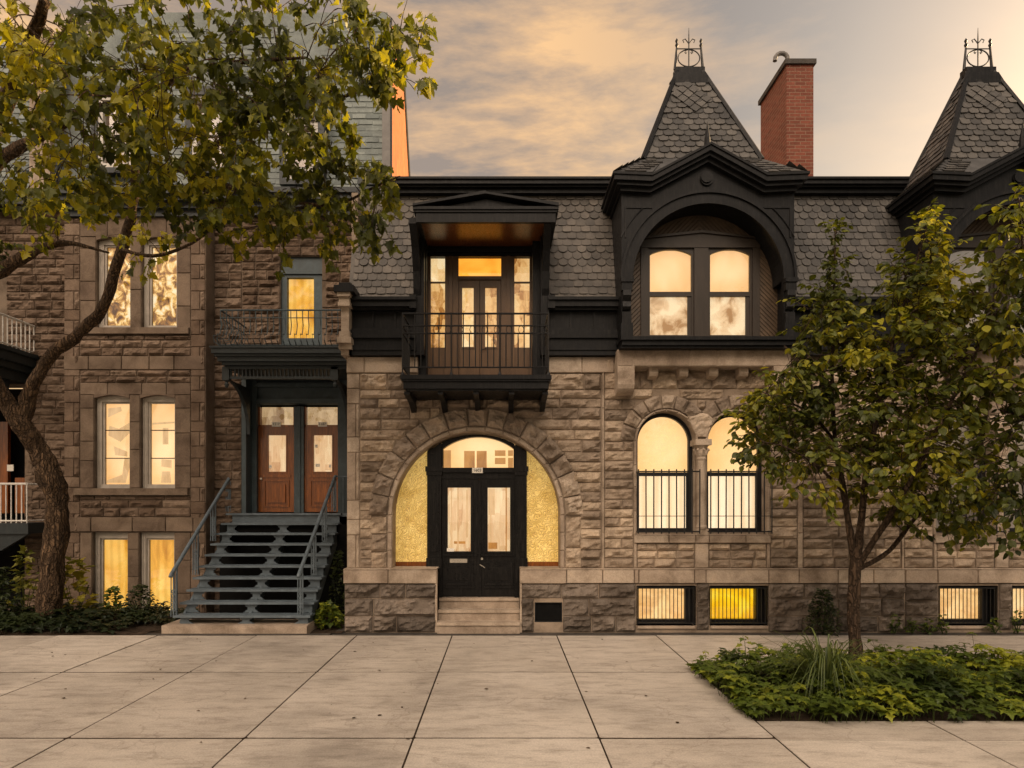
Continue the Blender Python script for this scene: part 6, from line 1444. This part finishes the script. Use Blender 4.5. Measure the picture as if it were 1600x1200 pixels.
# ---- ground cover in the right-hand bed
lv = MB(); st = MB()
def inb(x, y):
    return True
def hgt(x, y):
    e = min((x - 2.38) / 0.5, (y + 4.12) / 0.45, 1.0, (-2.08 - y) / 0.5); e = max(0.3, min(1, e))
    return (0.08 + 0.34 * (0.5 + 0.75 * noise.noise((x * 1.9, y * 2.2, 2.2))) + 0.20 * max(0, noise.noise((x * 4, y * 4, 5)))) * (0.45 + 0.55 * e)
def ground_cover(lv, st, n, x0, x1, y0, y1, hf, size, shape, tf):
    for _ in range(n):
        x, y = ru(x0, x1), ru(y0, y1); h = hf(x, y) * ru(0.45, 1.12); p = Vector((x, y, 0)); lean = Vector((ru(-.35, .35), ru(-.45, .2), 1)).normalized()
        tp = p + lean * h; st.tube([p, p.lerp(tp, 0.5), tp], [0.003, 0.0025, 0.002], 3, cap=False)
        k_ = random.randint(3, 5); a0 = ru(0, 6.28); sz = size * ru(0.6, 1.25); tt = tf(x, y) + ru(-0.15, 0.15)
        for j in range(k_):
            a = a0 + j * 6.28 / k_ + ru(-.3, .3); d = Vector((math.cos(a), math.sin(a), ru(-0.35, 0.35)))
            leaf(lv, tp + d * 0.01, d, Vector((ru(-.2, .2), ru(-.3, .2), 1)), sz * ru(0.75, 1.1), shape, min(1, max(0, tt + ru(-.12, .15))), ru(0.05, 0.3), ru(0.1, 0.5))
        if h > 0.2:
            for j in range(2):
                a = ru(0, 6.28); q = p.lerp(tp, ru(0.4, 0.8)); d = Vector((math.cos(a), math.sin(a), 0.1)); leaf(lv, q, d, Vector((0, 0, 1)), sz * 0.9, shape, max(0, tt - 0.15))
tg = lambda x, y: 0.46 + 0.7 * noise.noise((x * 1.3, y * 1.6, 9))
ground_cover(lv, st, 3000, 2.34, 9.0, -4.2, -2.1, hgt, 0.088, LOBED, tg)
ground_cover(lv, st, 120, 2.26, 2.4, -4.2, -2.3, hgt, 0.08, LOBED, tg)
b0 = len(lv.v); lv.v += st.v; lv.f += [tuple(i + b0 for i in f) for f in st.f]; lv.t += [0.2] * len(st.f)
tag(lv.build('ground_cover', LEAF_G, origin=(5.5, -3.1, 0)), 'dense leafy green ground cover filling the planting bed round the slender tree', 'ground cover', kind='stuff')
# taller weeds standing out of the bed
def weed(x, y, h, label, mat=LEAF_G, size=0.085, n=14, group=None, name='weed', shape=LOBED):
    mb = MB(); p = Vector((x, y, 0)); top = p + Vector((ru(-.08, .08), ru(-.06, .06), h)); pts = bez(p, p + Vector((0, 0, h * .3)), top - Vector((ru(-.1, .1), 0, h * .3)), top, 6); mb.tint = 0.2; mb.tube(pts, [0.006, 0.0055, 0.005, 0.004, 0.0035, 0.003, 0.002], 4)
    for i in range(n):
        f = 0.3 + 0.7 * i / (n - 1); q = pts[0].lerp(pts[6], f); j = min(5, int(f * 6)); q = pts[j].lerp(pts[j + 1], f * 6 - j); a = i * 2.4 + ru(-.4, .4)
        d = Vector((math.cos(a), math.sin(a), ru(-.2, .5))); e_ = q + d * size * 0.7 * (1.3 - f); mb.tint = 0.2; mb.tube([q, e_], 0.002, 3)
        leaf(mb, e_, d + Vector((0, 0, -.3)), Vector((ru(-.3, .3), ru(-.5, .1), 1)), size * ru(0.8, 1.2) * (1.25 - 0.5 * f), shape, ru(0.3, 0.9), 0.2, 0.4)
    return tag(mb.build(name, mat, origin=(x, y, 0)), label, 'weed', group)
for (x, y_, Y, lb) in ((1160, 995, -2.9, 'feathery weed sprig standing at the left corner of the planting bed'), (1240, 1004, -2.5, 'leafy weed between the left corner of the bed and the slender trunk'), (1385, 1008, -2.4, 'upright weed just right of the slender trunk'), (1455, 1018, -2.6, 'second leafy weed right of the slender trunk'), (1490, 1022, -2.6, 'third leafy weed right of the slender trunk'), (1560, 1020, -2.7, 'broad-leaved weed near the right edge of the planting bed')):
    weed(px(x, Y), Y, pz(y_, Y), lb, group='weeds standing up out of the planting bed')
# ornamental grass
mb = MB()
gx, gy = px(1290, -3.55), -3.55
for i in range(210):
    a = ru(0, 6.28); rr = ru(0, 0.14); h = ru(0.35, 0.80); out = ru(0.15, 0.8) * (1.15 - 0.5 * h); p = Vector((gx + rr * math.cos(a), gy + rr * math.sin(a), 0)); d = Vector((math.cos(a), math.sin(a), 0)); s = Vector((-d.y, d.x, 0))
    if rnd() < 0.12: out *= 0.25; h = ru(0.6, 0.85)
    pts = bez(p, p + d * out * .15 + Vector((0, 0, h * .8)), p + d * out * .7 + Vector((0, 0, h * 1.05)), p + d * out * 1.25 + Vector((0, 0, h * ru(0.15, 0.7))), 8); wd = ru(0.006, 0.011); mb.tint = ru(0.1, 0.9)
    for j in range(8):
        w0 = wd * (1 - (j / 8) ** 2); w1 = wd * (1 - ((j + 1) / 8) ** 2) + 0.0004; a_, b_ = pts[j], pts[j + 1]; mb.poly([a_ - s * w0, a_ + s * w0, b_ + s * w1, b_ - s * w1])
tag(mb.build('ornamental_grass', GRASSM, origin=(gx, gy, 0)), 'tuft of long arching grass blades in front of the slender trunk', 'grass')

# ---- shrubs and beds along the houses
def bush(x, y, w_, h, n, size, shape, mat, label, name='shrub', cat='shrub', tb=0.4, group=None, flat=1.0):
    mb = MB(); p = Vector((x, y, 0))
    for i in range(7): a = ru(0, 6.28); mb.tint = 0.1; mb.tube([p, p + Vector((math.cos(a) * w_ * .3, math.sin(a) * w_ * .2 * flat, h * .6))], 0.006, 4)
    for i in range(n):
        a = ru(0, 6.28); r = math.sqrt(rnd()); zz = rnd(); rad = w_ / 2 * (1 - 0.75 * zz ** 1.6) * (0.8 + 0.3 * noise.noise((a, zz * 3, x)))
        q = Vector((x + math.cos(a) * r * rad, y + math.sin(a) * r * rad * flat, 0.03 + zz * h)); d = (Vector((math.cos(a), math.sin(a) * flat, ru(-.3, .7))) + rv() * 0.5)
        leaf(mb, q, d, Vector((ru(-.4, .4), ru(-.7, .2), 1)), size * ru(0.6, 1.2), shape, min(1, max(0, tb + ru(-.35, .35))), 0.2, 0.3)
    return tag(mb.build(name, mat, origin=(x, y, 0)), label, cat, group)
bush(px(1286, -0.3), -0.3, 0.62, 0.66, 950, 0.045, OVATE, LEAF_D, 'small dark conical shrub against the stone wall left of the slender trunk', tb=0.5)
for (x, h, lb) in ((1398, 0.26, 'small green weed at the wall foot, leftmost of the row before the right basement window'), (1425, 0.2, 'small weed at the wall foot, second of the row before the right basement window'), (1450, 0.2, 'low weed at the wall foot, third of the row before the right basement window'), (1473, 0.26, 'weed at the wall foot touching the left corner of the right basement window'), (1555, 0.2, 'small weed on the pier between the two right-hand basement windows'), (1590, 0.32, 'taller weed before the basement window at the right edge')):
    bush(px(x, -0.2), -0.2, 0.26, h, 46, 0.055, LOBED, LEAF_G, lb, 'weed', 'weed', 0.35, 'weeds along the foot of the wall', 0.5)
bush(px(513, 0.3), 0.25, 0.62, 0.34, 190, 0.10, LOBED, LEAF_G, 'broad-leaved green plant on the ground between the staircase and the arched-door house', 'leafy_plant', 'plant', 0.55, None, 0.5)
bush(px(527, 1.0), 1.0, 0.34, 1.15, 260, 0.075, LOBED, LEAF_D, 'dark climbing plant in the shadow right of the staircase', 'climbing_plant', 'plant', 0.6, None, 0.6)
# garden left of the stair
lv = MB(); st = MB()
hf = lambda x, y: 0.10 + 0.22 * (0.5 + 0.5 * noise.noise((x * 1.7, y * 2, 12))) * (1.0 if x < -5.9 else 0.35) * min(1, max(0.25, (y + 0.35) / 0.6))
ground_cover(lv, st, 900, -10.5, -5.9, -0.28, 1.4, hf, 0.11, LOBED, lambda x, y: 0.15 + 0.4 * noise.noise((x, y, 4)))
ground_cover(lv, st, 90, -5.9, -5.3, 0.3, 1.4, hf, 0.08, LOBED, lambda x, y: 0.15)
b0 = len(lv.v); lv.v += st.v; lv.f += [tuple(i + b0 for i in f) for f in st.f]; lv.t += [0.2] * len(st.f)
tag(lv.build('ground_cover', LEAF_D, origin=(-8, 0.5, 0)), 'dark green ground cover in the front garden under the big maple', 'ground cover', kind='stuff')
def BU(x, Y, w_, h, n, s, sh, mat, lb, name, cat, tb): return bush(px(x, Y), Y, w_, h, n, s, sh, mat, lb, name, cat, tb, None, 0.6)
BU(118, 0.9, 0.75, 1.0, 60, 0.20, MAPLE, LEAF_Y, 'bright yellow-green large-leaved plant right of the maple trunk', 'leafy_plant', 'plant', 0.6)
BU(40, 1.2, 0.7, 1.15, 110, 0.13, LOBED, LEAF_Y, 'yellow-green bush behind the maple trunk at its left', 'leafy_plant', 'plant', 0.3)
BU(220, 1.0, 0.85, 0.55, 420, 0.06, OVATE, LEAF_D, 'spiky dark green shrub in front of the right basement window of the bay', 'shrub', 'shrub', 0.6)
BU(176, 1.1, 0.5, 0.5, 120, 0.09, OVATE, LEAF_G, 'low green plant in front of the left basement window of the bay', 'leafy_plant', 'plant', 0.4)
BU(-5, 0.6, 1.0, 0.9, 300, 0.10, LOBED, LEAF_D, 'dark green bush cut off by the left edge below the porch', 'shrub', 'shrub', 0.5)
# fallen leaves on the pavement
for i in range(40):
    mb = MB(); x, y = ru(-6, 2.2), ru(-4.9, -0.5)
    leaf(mb, Vector((x, y, 0.006)), Vector((ru(-1, 1), ru(-1, 1), 0.05)), Vector((0, 0, 1)), ru(0.025, 0.05), OVATE, ru(0, 0.4), 0.3, 0.0)
    tag(mb.build('fallen_leaf', BARKL, origin=(x, y, 0.006)), 'small dry brown leaf lying on the concrete pavement', 'leaf', 'dry leaves scattered on the pavement')
print('objects', len(bpy.data.objects), 'faces', sum(len(m_.polygons) for m_ in bpy.data.meshes))
